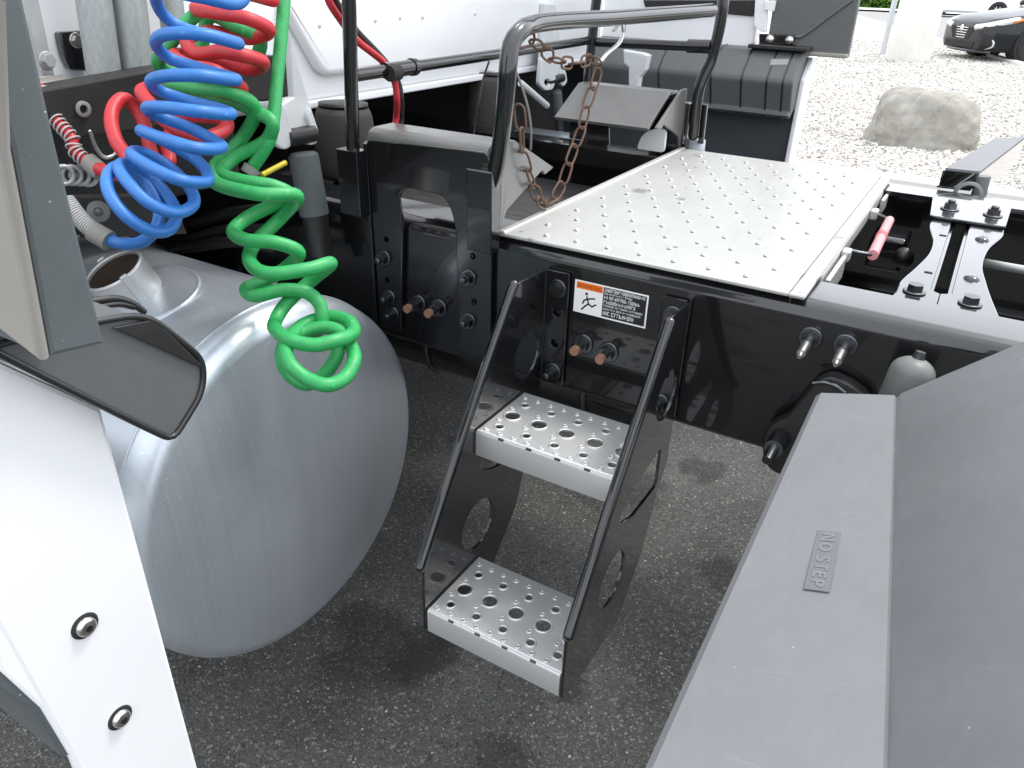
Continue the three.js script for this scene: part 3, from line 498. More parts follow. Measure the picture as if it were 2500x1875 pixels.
// ---------------------------------------------------------------- support brackets and tubular handrail
function bracket(far) {
  const t = thing('support_bracket', far ? 'black bracket with sloping shelf on the far frame rail' : 'black arched bracket with bolts on the near frame rail left of the deck plate', 'bracket');
  const f = far ? z => -0.866 - z : z => z, pz = (pts, a, b, ...r) => far ? prism(pts, 'z', -0.866 - b, -0.866 - a, ...r) : prism(pts, 'z', a, b, ...r), px = (pts, a, b, ...r) => prism(pts.map(([z, y]) => [f(z), y]), 'x', a, b, ...r);
  const face = rounded([[-0.268, 1.118], [-0.020, 1.128], [-0.008, 1.09], [-0.008, 0.765], [-0.075, 0.765], [-0.082, 1.00, 0.04], [-0.100, 1.045, 0.05], [-0.185, 1.047, 0.03], [-0.203, 1.03], [-0.196, 0.975], [-0.212, 0.765], [-0.262, 0.765]], 0.008);
  const holes = [[-0.235, 0.945], [-0.238, 0.866], [-0.046, 0.951], [-0.043, 0.868]].map(([x, y]) => circ(x, y, 0.008));
  obj('face_plate', pz(face, 0.003, 0.011, 0.002, holes), M.gloss, t);
  const top = []; for (let i = 0; i <= 6; i++) { const a = i / 6 * Math.PI / 2; top.push([0.011 - 0.022 + 0.022 * Math.sin(a), 1.137 - 0.022 + 0.022 * Math.cos(a)]); }
  obj('shelf', px([...top.reverse(), [-0.06, 1.137], [-0.182, 1.070], [-0.178, 1.063], [-0.058, 1.129], [-0.012, 1.129], [0.003, 1.112]], -0.268, -0.022, 0.0015), M.shelf ??= phy({ map: dirtMap([92, 92, 91], 0.06, 60, 1 / 0.3), roughness: 0.38, clearcoat: 0.7, clearcoatRoughness: 0.2 }), t);
  obj('gusset', px(rounded([[0.0, 0.99], [-0.003, 1.142], [-0.04, 1.142], [-0.182, 1.073], [-0.15, 1.066], [-0.14, 1.076], [-0.02, 1.03]], 0.003), -0.007, 0.0, 0.001), M.shelf, t);
  obj('side_flange', px([[0.012, 0.765], [0.012, 1.11], [0.0, 1.115], [0.0, 0.765]], -0.276, -0.268, 0.001), M.gloss, t);
  for (const [x, y] of [[-0.243, 0.908], [-0.236, 0.832], [-0.229, 0.80], [-0.055, 0.91], [-0.055, 0.828]]) obj('bolt', boltGeo([x, y, f(0.011)], [0, 0, far ? -1 : 1], 0.0105, 0.022), M.darkSteel, t);
  const so = obj('post_socket', pz([[-0.318, 0.985], [-0.270, 0.985], [-0.270, 1.10], [-0.318, 1.10]], 0.006, 0.036, 0.002), M.gloss, t);
  const s2 = obj('post_socket', pz([[-0.040, 0.972], [0.008, 0.972], [0.008, 1.105], [-0.040, 1.105]], 0.0115, 0.040, 0.002), M.gloss, t);
}
bracket(false); bracket(true);
{
  const t = thing('tube_handrail', 'black tubular handrail frame standing on both frame rails before the cab', 'handrail');
  const hoop = [[-0.016, 1.06, 0.026], ...[[0.0023, 1.099, 0.022], [0.02, 1.2251, 0.022], [0.0219, 1.2571, 0.022]], ...[[0.0188, 1.2893, 0.008]], ...[[0.0183, 1.3047, -0.018]], ...[[0.0102, 1.3113, -0.07]], ...[[0.0115, 1.312, -0.4]], ...[[0.054, 1.3171, -0.8]]];
  obj('hoop', tube(hoop, 0.0138, 90, 16), M.gloss, t);
  obj('far_post', tube([[0.0473, 1.4109, -0.884], [0.0516, 1.3015, -0.884], [0.0474, 1.2409, -0.884], [0.0437, 1.2137, -0.884], [0.0242, 1.1543, -0.884], [0.0211, 1.1048, -0.884], [0.0233, 1.0318, -0.884]], 0.0135, 50, 16), M.gloss, t);
  obj('front_post', tube([[-0.294, 1.02, 0.02], [-0.292, 1.1, 0.02], [-0.279, 1.335, 0.02], [-0.265, 1.6, 0.02], [-0.26, 1.66, -0.03], [-0.26, 1.68, -0.2]], 0.0118, 40, 16), M.gloss, t);
  obj('front_post', tube([[-0.285, 1.02, -0.886], [-0.272, 1.335, -0.886], [-0.26, 1.6, -0.886], [-0.26, 1.66, -0.836], [-0.26, 1.68, -0.2]], 0.0125, 40, 16), M.gloss, t);
  const ct = [[-0.285, 1.2205, 0.0112], [-0.285, 1.2256, -0.4285], [-0.285, 1.2313, -0.903]], cf = [[-0.2569, 1.2281, -0.886], [-0.1039, 1.232, -0.886], [0.0305, 1.2361, -0.886]];
  obj('cross_tube', tube(ct, 0.0105, 30, 14), M.gloss, t);
  obj('coupling', [cyl(...[[-0.285, 1.2214, -0.0684], [-0.285, 1.222, -0.1509]], 0.0135), cyl(...[[-0.285, 1.2219, -0.1423], [-0.285, 1.2218, -0.1534]], 0.0155)], M.gloss, t);
  obj('side_tube', tube(cf, 0.0115, 20, 14), M.gloss, t);
  obj('coupling', cyl(...[[-0.0201, 1.2346, -0.886], [0.0365, 1.2365, -0.886]], 0.0155), M.gloss, t);
  obj('cable_clamp', cyl(...[[-0.274, 1.2178, -0.0659], [-0.274, 1.2185, -0.0911]], 0.0135), M.tyre, t);
  obj('clip', box(-0.286, -0.268, 1.225, 1.25, -0.485, -0.47, 0.003), M.tyre, t);
}
{ // chain and snap hook
  const path = new THREE.CatmullRomCurve3([[-0.004, 1.284, -0.052], [0, 1.288, -0.082], [0, 1.27, -0.125], [0, 1.251, -0.178], [0, 1.243, -0.24], [0, 1.24, -0.325], [0.001, 1.22, -0.335], [0.001, 1.173, -0.305], [0, 1.12, -0.281], [0, 1.075, -0.245], [0, 1.032, -0.214], [0, 1.014, -0.175], [0.004, 1.022, -0.128], [0.008, 1.062, -0.094], [0.006, 1.11, -0.062], [0.006, 1.16, -0.05], [0.004, 1.195, -0.044]].map(p => V(p)), false, 'centripetal');
  const t = thing('chain', 'rusty long link chain hanging from the handrail to the bracket', 'chain');
  const shp = []; for (let i = 0; i < 24; i++) { const a = i / 24 * 6.2832, c = Math.cos(a), s = Math.sin(a); shp.push(V(0.0105 * s, 0, 0.0105 * c + Math.sign(c) * 0.0125)); }
  const lg = new THREE.TubeGeometry(new THREE.CatmullRomCurve3(shp, true), 40, 0.0023, 8, true).scale(0.9, 0.9, 0.9), len = path.getLength(), n = Math.round(len / 0.0365);
  for (let k = 0; k < n; k++) {
    const u = (k + 0.5) / n, p = path.getPointAt(u), d = path.getTangentAt(u), m = new THREE.Mesh(lg, M.rust); m.name = 'link';
    m.position.copy(p); m.up.set(1, 0.2, 0); m.lookAt(p.clone().add(d)); m.rotateZ(k % 2 ? Math.PI / 2 : 0.25); m.castShadow = m.receiveShadow = true; t.add(m);
  }
  const h = obj('snap_hook', tube([[0, 1.237, -0.345], [0, 1.25, -0.375], [0.002, 1.268, -0.425], [0.003, 1.285, -0.436], [0.004, 1.302, -0.425], [0.004, 1.303, -0.405], [0, 1.29, -0.398]], 0.004, 40, 10), M.steel); tag(h, 'silver snap hook clipping the rusty chain to the top tube', 'hook');
}
// ---------------------------------------------------------------- fuel tank
{
  const t = thing('fuel_tank', 'brushed aluminium round fuel tank with domed end', 'fuel tank');
  const yc = 0.619, zc = 0.333, R = 0.311, c = [0, yc, zc];
  obj('shell', lathe([[R, 0.215], [R, 1.75]], c, [-1, 0, 0], 96), M.tank, t);
  const prof = [[R, -0.0]]; for (let i = 0; i <= 8; i++) { const a = i / 8 * 1.35; prof.push([R - 0.038 + 0.038 * Math.cos(a), 0.004 + 0.040 * Math.sin(a)]); }
  for (let i = 1; i <= 10; i++) { const r = (R - 0.038 + 0.038 * Math.cos(1.35)) * (1 - i / 10); prof.push([Math.max(r, 0), 0.043 + 0.030 * (1 - (1 - i / 10) ** 2)]); }
  const g = lathe(prof, [-0.215, yc, zc], [1, 0, 0], 96), p = g.attributes.position, uv = g.attributes.uv; for (let i = 0; i < p.count; i++) uv.setXY(i, p.getZ(i), p.getY(i));
  obj('end_cap', g, M.tankEnd, t);
  obj('weld_seam', new THREE.TorusGeometry(R + 0.0002, 0.0022, 8, 120).rotateY(Math.PI / 2).translate(-0.217, yc, zc), M.tank, t);
  const nd = [0.0, Math.cos(0.2), Math.sin(0.2)], nb = [-0.405, yc + R * nd[1] - 0.004, zc + R * nd[2]];
  obj('filler_flange', lathe([[0, 0.0055], [0.081, 0.0045], [0.083, 0.007], [0.087, 0.007], [0.089, 0.003], [0.092, -0.004]], nb, nd, 48), M.tank, t);
  const nd2 = [-0.10, 0.9, 0.42], neck = obj('filler_neck', lathe([[0.046, 0], [0.047, 0.052], [0.044, 0.056], [0.0425, 0.053], [0.0425, 0.0]], [-0.43, nb[1] - 0.004, nb[2] - 0.002], nd2, 48), M.alu, t);
  obj('neck_bore', lathe([[0, 0.012], [0.0405, 0.013], [0.0412, 0.050]], [-0.43, nb[1] - 0.004, nb[2] - 0.002], nd2, 40), std({ map: dirtMap([58, 47, 36], 0.5, 800, 1 / 0.05), roughness: 0.8 }), neck);
  obj('lug', [box(-0.006, 0.006, 0, 0.06, 0.044, 0.050, 0.002), box(-0.006, 0.006, 0, 0.06, -0.05, -0.044, 0.002)].map(g => orient(g.rotateY(1.3), [-0.43, nb[1] - 0.004, nb[2] - 0.002], nd2)), M.alu, neck);
  for (const x of [-0.75, -1.4]) obj('strap', new THREE.TorusGeometry(R + 0.003, 0.012, 6, 80).scale(1, 1, 2).rotateY(Math.PI / 2).translate(x, yc, zc), M.steel, t);
}
{
  const t = thing('fuel_tank', 'second round fuel tank in the shade behind the far frame rail', 'fuel tank');
  obj('shell', lathe([[0, 0.44], [0.26, 0.445], [0.30, 0.47], [0.311, 0.51], [0.311, 1.9], [0, 1.9]], [0, 0.619, -1.199], [-1, 0, 0], 64), M.tank, t);
  const e = thing('engine_block', 'dark engine underside in the deep shade under the cab', 'engine');
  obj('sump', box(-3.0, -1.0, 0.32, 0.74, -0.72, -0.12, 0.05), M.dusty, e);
}
// ---------------------------------------------------------------- coiled air lines
const blueT = thing('blue_air_hose', 'coiled blue air hose hanging at upper left', 'air hose'), redT = thing('red_air_hose', 'coiled red air hose behind the blue coil', 'air hose'), greenT = thing('green_cable', 'coiled green electric cable drooping over the fuel tank end', 'cable');
obj('coil', tube([[-0.174, 1.3639, 0.315], [-0.1658, 1.3399, 0.3422], [-0.1695, 1.3465, 0.3967], [-0.2237, 1.3516, 0.408], [-0.254, 1.3398, 0.3935], [-0.2679, 1.3203, 0.3741], [-0.2585, 1.308, 0.3594], [-0.2059, 1.3001, 0.3508], [-0.1544, 1.2959, 0.3629], [-0.158, 1.3084, 0.4137], [-0.1992, 1.3066, 0.4275], [-0.2401, 1.2936, 0.4142], [-0.2549, 1.275, 0.3891], [-0.2249, 1.2631, 0.3679], [-0.1803, 1.2578, 0.3678], [-0.1453, 1.2571, 0.3818], [-0.1453, 1.2661, 0.4327], [-0.1863, 1.2639, 0.4466], [-0.2289, 1.2532, 0.4385], [-0.2487, 1.2386, 0.4139], [-0.2228, 1.2256, 0.3899], [-0.1747, 1.2212, 0.3874], [-0.1396, 1.2206, 0.4012], [-0.1343, 1.2296, 0.449], [-0.1726, 1.2321, 0.4641], [-0.2207, 1.2255, 0.4566], [-0.2402, 1.2101, 0.4266], [-0.2198, 1.1976, 0.4057], [-0.1774, 1.1871, 0.4045], [-0.1384, 1.1847, 0.4229], [-0.1264, 1.1923, 0.4677], [-0.1587, 1.1998, 0.4817], [-0.2146, 1.2024, 0.4731], [-0.2391, 1.1931, 0.4479], [-0.2342, 1.1784, 0.426], [-0.2044, 1.1643, 0.4174], [-0.1609, 1.1543, 0.4323], [-0.1365, 1.15, 0.4547], [-0.1333, 1.1595, 0.492], [-0.1632, 1.1706, 0.5026], [-0.2134, 1.1785, 0.4929], [-0.2399, 1.172, 0.4615], [-0.2332, 1.1568, 0.4388], [-0.2079, 1.1398, 0.4348], [-0.1748, 1.1262, 0.4466], [-0.1506, 1.1207, 0.4698], [-0.1413, 1.1225, 0.5028], [-0.1558, 1.1349, 0.5205], [-0.1812, 1.1529, 0.524], [-0.2176, 1.1643, 0.5098], [-0.2439, 1.1608, 0.4821], [-0.2429, 1.1405, 0.4546], [-0.2163, 1.1189, 0.4526], [-0.186, 1.1037, 0.4671], [-0.1673, 1.095, 0.4955], [-0.1629, 1.1016, 0.5227], [-0.1748, 1.1206, 0.5404], [-0.198, 1.1421, 0.5405], [-0.2226, 1.1563, 0.5233], [-0.246, 1.1589, 0.4901], [-0.2474, 1.1395, 0.4635], [-0.2308, 1.1184, 0.4613], [-0.2124, 1.1006, 0.473], [-0.2004, 1.0879, 0.4909], [-0.199, 1.0789, 0.5126], [-0.2095, 1.0784, 0.5303], [-0.2304, 1.084, 0.5389]], 0.0074, 640, 14), M.blue, blueT);
obj('coil', tube([[-0.2414, 1.3381, 0.2164], [-0.3326, 1.3431, 0.205], [-0.3419, 1.3254, 0.2648], [-0.2694, 1.3231, 0.2924], [-0.2248, 1.318, 0.2823], [-0.2229, 1.3037, 0.2472], [-0.2858, 1.2875, 0.2263], [-0.3476, 1.2936, 0.2463], [-0.3362, 1.2856, 0.2944], [-0.2978, 1.2722, 0.3116], [-0.2484, 1.2776, 0.3107], [-0.2162, 1.2754, 0.306], [-0.2175, 1.2647, 0.2706], [-0.2725, 1.248, 0.2453], [-0.3366, 1.2621, 0.2617], [-0.3474, 1.2665, 0.3088], [-0.2845, 1.258, 0.3334], [-0.2373, 1.2554, 0.3326], [-0.235, 1.2316, 0.297], [-0.3031, 1.2176, 0.2839], [-0.3752, 1.2227, 0.3105], [-0.372, 1.2225, 0.3523], [-0.3224, 1.2127, 0.3793], [-0.2725, 1.1942, 0.393], [-0.2435, 1.176, 0.3755], [-0.2413, 1.1792, 0.3355], [-0.249, 1.1858, 0.3176], [-0.2988, 1.1892, 0.3077], [-0.3444, 1.1815, 0.3208], [-0.348, 1.1546, 0.3461], [-0.3242, 1.1319, 0.3653], [-0.3286, 1.1255, 0.3783], [-0.3462, 1.1478, 0.3749], [-0.366, 1.1755, 0.3633], [-0.3792, 1.1987, 0.363], [-0.3828, 1.2125, 0.3754], [-0.3731, 1.2056, 0.399], [-0.3569, 1.1903, 0.418], [-0.3298, 1.1699, 0.4338], [-0.3011, 1.1513, 0.4414], [-0.3203, 1.1332, 0.4394], [-0.3486, 1.1253, 0.4364], [-0.3749, 1.1285, 0.4376]], 0.0092, 420, 14), M.red, redT);
obj('coil', tube([[-0.3245, 1.3475, 0.1806], [-0.3477, 1.334, 0.2177], [-0.3472, 1.3117, 0.2718], [-0.3621, 1.2802, 0.3027], [-0.3941, 1.2519, 0.3036], [-0.4035, 1.2352, 0.2717], [-0.3877, 1.2658, 0.2335], [-0.3704, 1.3092, 0.2243], [-0.2967, 1.3049, 0.2436], [-0.2695, 1.2862, 0.2231], [-0.3065, 1.248, 0.2206], [-0.3702, 1.2387, 0.2534], [-0.3421, 1.234, 0.3308], [-0.2744, 1.2316, 0.3335], [-0.2324, 1.2272, 0.3145], [-0.232, 1.2041, 0.2808], [-0.2671, 1.1594, 0.2811], [-0.2753, 1.1263, 0.3281], [-0.2249, 1.1183, 0.3695], [-0.1578, 1.1113, 0.3564], [-0.1389, 1.1023, 0.3096], [-0.1802, 1.0645, 0.3029], [-0.19, 1.0353, 0.3484], [-0.1578, 1.0262, 0.3884], [-0.1147, 1.0222, 0.4], [-0.0778, 1.0242, 0.361], [-0.0758, 1.0211, 0.3203], [-0.1145, 0.9887, 0.3214], [-0.1243, 0.965, 0.3634], [-0.116, 0.9507, 0.3954], [-0.0885, 0.9527, 0.4186], [-0.0551, 0.9516, 0.4277], [-0.026, 0.9476, 0.4159], [-0.0083, 0.9498, 0.3943], [-0.0138, 0.9448, 0.3528], [-0.0442, 0.9456, 0.3284], [-0.074, 0.9451, 0.3297], [-0.0904, 0.9428, 0.3559], [-0.0864, 0.9409, 0.389], [-0.0592, 0.9405, 0.4328], [-0.0331, 0.9312, 0.4512], [-0.0098, 0.9177, 0.4488], [0.0156, 0.9119, 0.4402], [0.0162, 0.9083, 0.407], [0.0102, 0.919, 0.3812], [-0.0119, 0.9269, 0.3602], [-0.0444, 0.9382, 0.3495], [-0.0672, 0.9404, 0.3576], [-0.0844, 0.9364, 0.379], [-0.0872, 0.9319, 0.405], [-0.0834, 0.9188, 0.4198], [-0.0744, 0.8938, 0.4203], [-0.0511, 0.8802, 0.4115], [-0.0323, 0.8948, 0.3942], [-0.0237, 0.92, 0.3761], [-0.0269, 0.9328, 0.3726]], 0.0096, 620, 14), M.green, greenT);
obj('return_coil', tube([[-0.3697, 1.2178, 0.3018], [-0.3155, 1.2103, 0.2895], [-0.2675, 1.207, 0.2783], [-0.2413, 1.1993, 0.2761], [-0.2089, 1.1867, 0.2733], [-0.2235, 1.1614, 0.2744], [-0.26, 1.1364, 0.3068], [-0.2566, 1.1219, 0.3346], [-0.2116, 1.1176, 0.3383], [-0.1764, 1.1097, 0.3121], [-0.1652, 1.0967, 0.2968], [-0.1878, 1.0814, 0.3088], [-0.2064, 1.067, 0.3431], [-0.1969, 1.0579, 0.3767], [-0.1657, 1.0534, 0.3822], [-0.1346, 1.0505, 0.3617], [-0.1172, 1.0346, 0.3382], [-0.1407, 1.0108, 0.3307], [-0.178, 0.9827, 0.3466], [-0.1835, 0.9791, 0.3792], [-0.1477, 0.9817, 0.3965], [-0.1225, 0.9868, 0.3681], [-0.0974, 0.9806, 0.3467], [-0.0815, 0.9655, 0.3426], [-0.0758, 0.9458, 0.3471], [-0.0822, 0.9312, 0.343], [-0.0942, 0.9223, 0.3448], [-0.107, 0.9217, 0.3483]], 0.0096, 220, 14), M.green, greenT);
obj('lead', tube([[-0.2595, 1.3623, 0.1725], [-0.2534, 1.3373, 0.1846], [-0.2418, 1.2851, 0.2103], [-0.2312, 1.2329, 0.2367], [-0.2224, 1.1932, 0.2562], [-0.2187, 1.1639, 0.2723], [-0.2312, 1.1386, 0.2835], [-0.2449, 1.1204, 0.291]], 0.0092, 60, 14), M.green, greenT);
obj('plug_end', cyl(...[[-0.2411, 1.1233, 0.2909], [-0.2437, 1.1147, 0.2978]], 0.013, 0.012), M.collar, greenT);
function springGuard(parent, pts, mat, collar) { // coil spring over the hose end, with a ferrule
  const c = new THREE.CatmullRomCurve3(pts.map(p => V(p))), n = 220, turns = pts.length > 3 ? 17 : 9, fr = c.computeFrenetFrames(n), h = [];
  obj('hose_end', tube(pts, 0.0068, 40, 12), mat, parent);
  for (let i = 0; i <= n; i++) { const p = c.getPointAt(i / n), a = i / n * turns * 6.2832; h.push(p.addScaledVector(fr.normals[i], Math.cos(a) * 0.0092).addScaledVector(fr.binormals[i], Math.sin(a) * 0.0092).toArray()); }
  obj('spring_guard', tube(h, 0.0014, n * 2, 6), M.ring ??= std({ color: L(0.42, 0.42, 0.4), roughness: 0.6 }), parent);
  obj('ferrule', cyl(collar[0], collar[1], 0.0125, 0.0125, 20), M.collar, parent);
}
springGuard(redT, [[-0.4828, 1.2214, 0.4293], [-0.4699, 1.2033, 0.4331], [-0.458, 1.1884, 0.4354], [-0.4447, 1.1758, 0.4356], [-0.4275, 1.161, 0.4348]].concat([[-0.4216, 1.1481, 0.4394], [-0.3989, 1.1324, 0.4359]]), M.red, [[-0.402, 1.1356, 0.4357], [-0.3806, 1.121, 0.4324]]);
springGuard(blueT, [[-0.2823, 1.1226, 0.5451], [-0.2705, 1.1115, 0.5452], [-0.2555, 1.0986, 0.5445], [-0.2428, 1.0904, 0.5422]], M.blue, [[-0.2458, 1.0912, 0.5434], [-0.2252, 1.0814, 0.5376]]);
// ---------------------------------------------------------------- back of the cab: pipes, beam, brackets
for (const [a, b, r, l] of [[[[-0.52, 1.3443, 0.3], [-0.52, 1.2138, 0.3098]], 0, 0.0245, 'left galvanised upright pipe behind the coiled hoses'], [[[-0.52, 1.3442, 0.2443], [-0.52, 1.216, 0.2542]], 0, 0.0265, 'right galvanised upright pipe directly left of the blue coil'], [[[-0.55, 1.3431, 0.1462], [-0.55, 1.2827, 0.1497]], 0, 0.020, 'grey upright pipe half hidden behind the blue coil top']]) {
  const d = V(a[0]).sub(V(a[1])), top = V(a[0]).addScaledVector(d, 2).toArray(); tag(obj('upright_pipe', cyl(a[1], top, r, r, 28), M.galv), l, 'pipe');
}
{
  const t = thing('upright_bar', 'flat galvanised bar with one bolt beside the side extender', 'bar');
  obj('bar', prism([[0.4166, 1.3721], [0.3894, 1.3727], [0.3936, 1.3302], [0.3963, 1.2345], [0.4153, 1.2355], [0.4164, 1.3305]], 'x', -0.512, -0.5, 0.002), M.galv, t);
  obj('bolt', boltGeo([[-0.5, 1.2548, 0.4031]][0], [1, 0, 0], 0.008, 0), M.galv, t);
  const u = thing('bolt_plate', 'small black plate with a shiny bolt on the white cab wall', 'plate');
  obj('plate', prism(rounded([[0.3282, 1.2831], [0.292, 1.2837], [0.2791, 1.2826], [0.2808, 1.2458], [0.2859, 1.2254], [0.3231, 1.2296], [0.328, 1.2489]], 0.006), 'x', -0.597, -0.58, 0.003), M.gloss, u);
  obj('bolt', boltGeo([[-0.58, 1.2706, 0.304]][0], [1, 0, 0], 0.0075, 0.008), M.plated, u);
  const b = thing('cab_beam', 'dark steel beam across the back of the cab below the pipes', 'beam');
  obj('web', prism([[0.4591, 1.2239], [0.4456, 1.2248], [0.279, 1.2358], [0.1423, 1.2461], [0.1561, 1.1732], [0.2959, 1.1538], [0.3382, 1.1551], [0.4267, 1.1572], [0.4509, 1.2004]], 'x', -0.50, -0.45, 0.003), M.dusty, b);
  obj('top_flange', prism([[-0.5876, 0.376], [-0.6004, 0.328], [-0.4963, 0.3583], [-0.4741, 0.4331], [-0.4736, 0.4445]], 'y', 1.214, 1.222, 0.001), std({ color: L(0.36, 0.33, 0.28), roughness: 0.9 }), b);
  obj('eye_bolt', lathe([[0.006, 0], [0.011, 0.001], [0.011, 0.004], [0.006, 0.004]], [[-0.449, 1.195, 0.3985]][0], [1, 0, 0], 20), M.collar, b);
  const k = thing('control_box', 'black box on the cab back behind the green cable lead', 'box');
  obj('case', prism(rounded([[0.1499, 1.2498], [-0.0547, 1.2306], [-0.0535, 1.161], [0.0162, 1.1581], [0.1568, 1.1798]], 0.008), 'x', -0.56, -0.50, 0.004), M.black, k);
  obj('lid', prism([[0.139, 1.2453], [-0.0128, 1.235], [-0.0097, 1.2292], [0.1121, 1.2325]], 'x', -0.5, -0.494, 0.001), M.black, k);
  const d = tag(obj('d_ring', tube([[-0.45, 1.1635, 0.3946], [-0.45, 1.1379, 0.3899], [-0.45, 1.1258, 0.3816], [-0.45, 1.1253, 0.3674], [-0.45, 1.1374, 0.3543], [-0.45, 1.1602, 0.3532]], 0.0032, 40, 8), M.steel), 'grey D shaped ring hanging below the dark beam', 'ring');
  const w = thing('washer_bolt', 'large grey washer with bolt left of the blue hose loops', 'bolt');
  const wp = [[-0.42, 1.0597, 0.4269]][0]; obj('washer', lathe([[0.006, 0.004], [0.011, 0.001], [0.0145, 0.002], [0.0155, 0]], wp, [0.8, 0.3, 0.5], 28), M.greyCap, w); obj('nut', boltGeo(wp, [0.8, 0.3, 0.5], 0.005, 0.007, false), M.darkSteel, w);
  obj('bracket', prism([[0.4506, 1.0847], [0.2974, 1.0585], [0.2787, 0.9871], [0.4474, 1.0228]], 'x', -0.45, -0.43, 0.003), M.dusty, w);
  const sp = thing('cable_spring', 'short row of grey spring coils beside the red hose ferrule', 'spring');
  obj('spring', [[-0.42, 1.1187, 0.4634], [-0.42, 1.1167, 0.4524], [-0.42, 1.114, 0.4413], [-0.42, 1.1107, 0.4302]].map(p => new THREE.TorusGeometry(0.012, 0.0032, 8, 20).rotateY(Math.PI / 2 - 0.3).translate(...p)), M.galv, sp);
  for (const [pts, l] of [[[[-1.1276, 0.7562, 0.06], [-0.9712, 0.8186, 0.06], [-0.7715, 0.8795, 0.06], [-0.5913, 0.9444, 0.06], [-0.4667, 0.9757, 0.06]], 'upper black hose running above the fuel tank'], [[[-1.0818, 0.7511, 0.08], [-0.9114, 0.8187, 0.08], [-0.7204, 0.8709, 0.08], [-0.5736, 0.92, 0.08], [-0.4514, 0.942, 0.08]], 'middle black hose running above the fuel tank'], [[[-1.0337, 0.7536, 0.1], [-0.8523, 0.8215, 0.1], [-0.6682, 0.871, 0.1], [-0.5315, 0.908, 0.1], [-0.4348, 0.9159, 0.1]], 'lowest black hose lying closest to the tank top']]) tag(obj('black_hose', tube(pts, 0.011, 40, 12), M.black), l, 'hose');
  const y = thing('marker_rod', 'short yellow rod beside the near shock absorber', 'rod');
  obj('rod', cyl(...[[-0.55, 1.0147, 0.0025], [-0.55, 1.0276, -0.0622]], 0.0055), M.yellow, y);
}
function clevis(ears, web, pin, label) {
  const t = thing('clevis_bracket', label, 'bracket');
  obj('arm', web, M.whiteCast, t); for (const e of ears) obj('ear', e, M.whiteCast, t); obj('pin', pin, M.black, t);
}
clevis([prism(rounded([[0.0901, 1.1751], [0.0772, 1.1665], [0.0684, 1.1138], [0.0766, 1.1014], [0.0918, 1.0977], [0.1088, 1.1079], [0.0994, 1.1417]], 0.012), 'x', -0.397, -0.383, 0.003), prism(rounded([[0.0153, 1.162], [-0.0006, 1.1125], [0.0086, 1.095], [0.0311, 1.0953], [0.0159, 1.1086], [0.0262, 1.1467]], 0.008), 'x', -0.402, -0.388, 0.003)],
  prism([[0.0373, 1.2788], [0.0328, 1.2538], [0.0055, 1.1583], [0.0172, 1.1216], [0.0645, 1.125], [0.0765, 1.1693], [0.0438, 1.1789]], 'x', -0.414, -0.398, 0.003), cyl(...[[-0.392, 1.1144, 0.0782], [-0.392, 1.1142, 0.013]], 0.015), 'white clevis bracket above the near shock absorber');
clevis([prism(rounded([[-1.0998, 1.1593], [-1.1834, 1.1392], [-1.1975, 1.0896], [-1.1838, 1.0606], [-1.1334, 1.0617], [-1.0907, 1.0842]], 0.012), 'x', -0.552, -0.538, 0.003, [new THREE.Path([[-1.1644, 1.0832], [-1.1585, 1.0762], [-1.1445, 1.0741], [-1.1301, 1.0788], [-1.1227, 1.0869], [-1.1286, 1.0937], [-1.1423, 1.0959], [-1.1569, 1.0913]].map(p => new THREE.Vector2(...p)))]), prism(rounded([[-1.2456, 1.1341], [-1.2853, 1.1007], [-1.298, 1.0724], [-1.2727, 1.059], [-1.2443, 1.0733]], 0.01), 'x', -0.562, -0.548, 0.003)],
  prism([[-1.1383, 1.2994], [-1.2028, 1.2984], [-1.2957, 1.099], [-1.2259, 1.0932], [-1.1375, 1.1409]], 'x', -0.574, -0.556, 0.003), cyl(...[[-0.55, 1.0825, -1.162], [-0.55, 1.0873, -1.2602]], 0.013), 'white clevis bracket far along the cab behind the chain');
for (const [top, mid, bot, r, l] of [[...[[-0.3839, 1.088, 0.05], [-0.3703, 0.9778, 0.05], [-0.363, 0.9025, 0.05]], 0.0265, 'near black shock absorber right of the green cable'], [...[[-0.55, 1.0519, -1.225], [-0.55, 0.97, -1.2523], [-0.55, 0.8933, -1.2753]], 0.017, 'far black shock absorber below the distant white clevis']]) {
  const t = thing('shock_absorber', l, 'shock absorber'); const tt = V(top), mm = V(mid), bb = V(bot), d = mm.clone().sub(tt);
  obj('dust_tube', lathe([[0, 0], [r * 0.8, 0.001], [r, 0.006], [r, d.length()], [r * 0.9, d.length()]], top, d.toArray(), 32), M.rubber, t);
  obj('body', cyl(mid, bot, r * 0.9, r * 0.86, 32), M.black, t);
  obj('eye', cyl(V(bot).toArray(), V(bb).add(V(0.004, -0.03, 0)).toArray(), r * 0.5, r * 0.4), M.black, t);
}
for (const [a, b, r, l] of [[...[[-0.52, 1.1205, -0.2111], [-0.52, 0.9766, -0.2053]], 0.064, 'near dark air spring behind the front handrail post'], [...[[-0.6, 1.1182, -0.9086], [-0.6, 0.9654, -0.9013]], 0.06, 'far dark air spring under the cab wall edge']]) {
  const t = thing('air_spring', l, 'air spring'), h = V(a).distanceTo(V(b)), pr = []; for (let i = 0; i <= 12; i++) { const s = i / 12; pr.push([r * (0.82 + 0.18 * Math.sin(s * Math.PI) ** 0.5), s * h]); }
  obj('bellows', lathe([[0, 0], ...pr, [0, h]], b, V(a).sub(V(b)).toArray(), 36), M.airbag, t);
  obj('top_plate', lathe([[0, 0], [r * 0.8, 0], [r * 0.8, 0.01], [0, 0.01]], a, V(a).sub(V(b)).toArray(), 32), M.black, t);
}
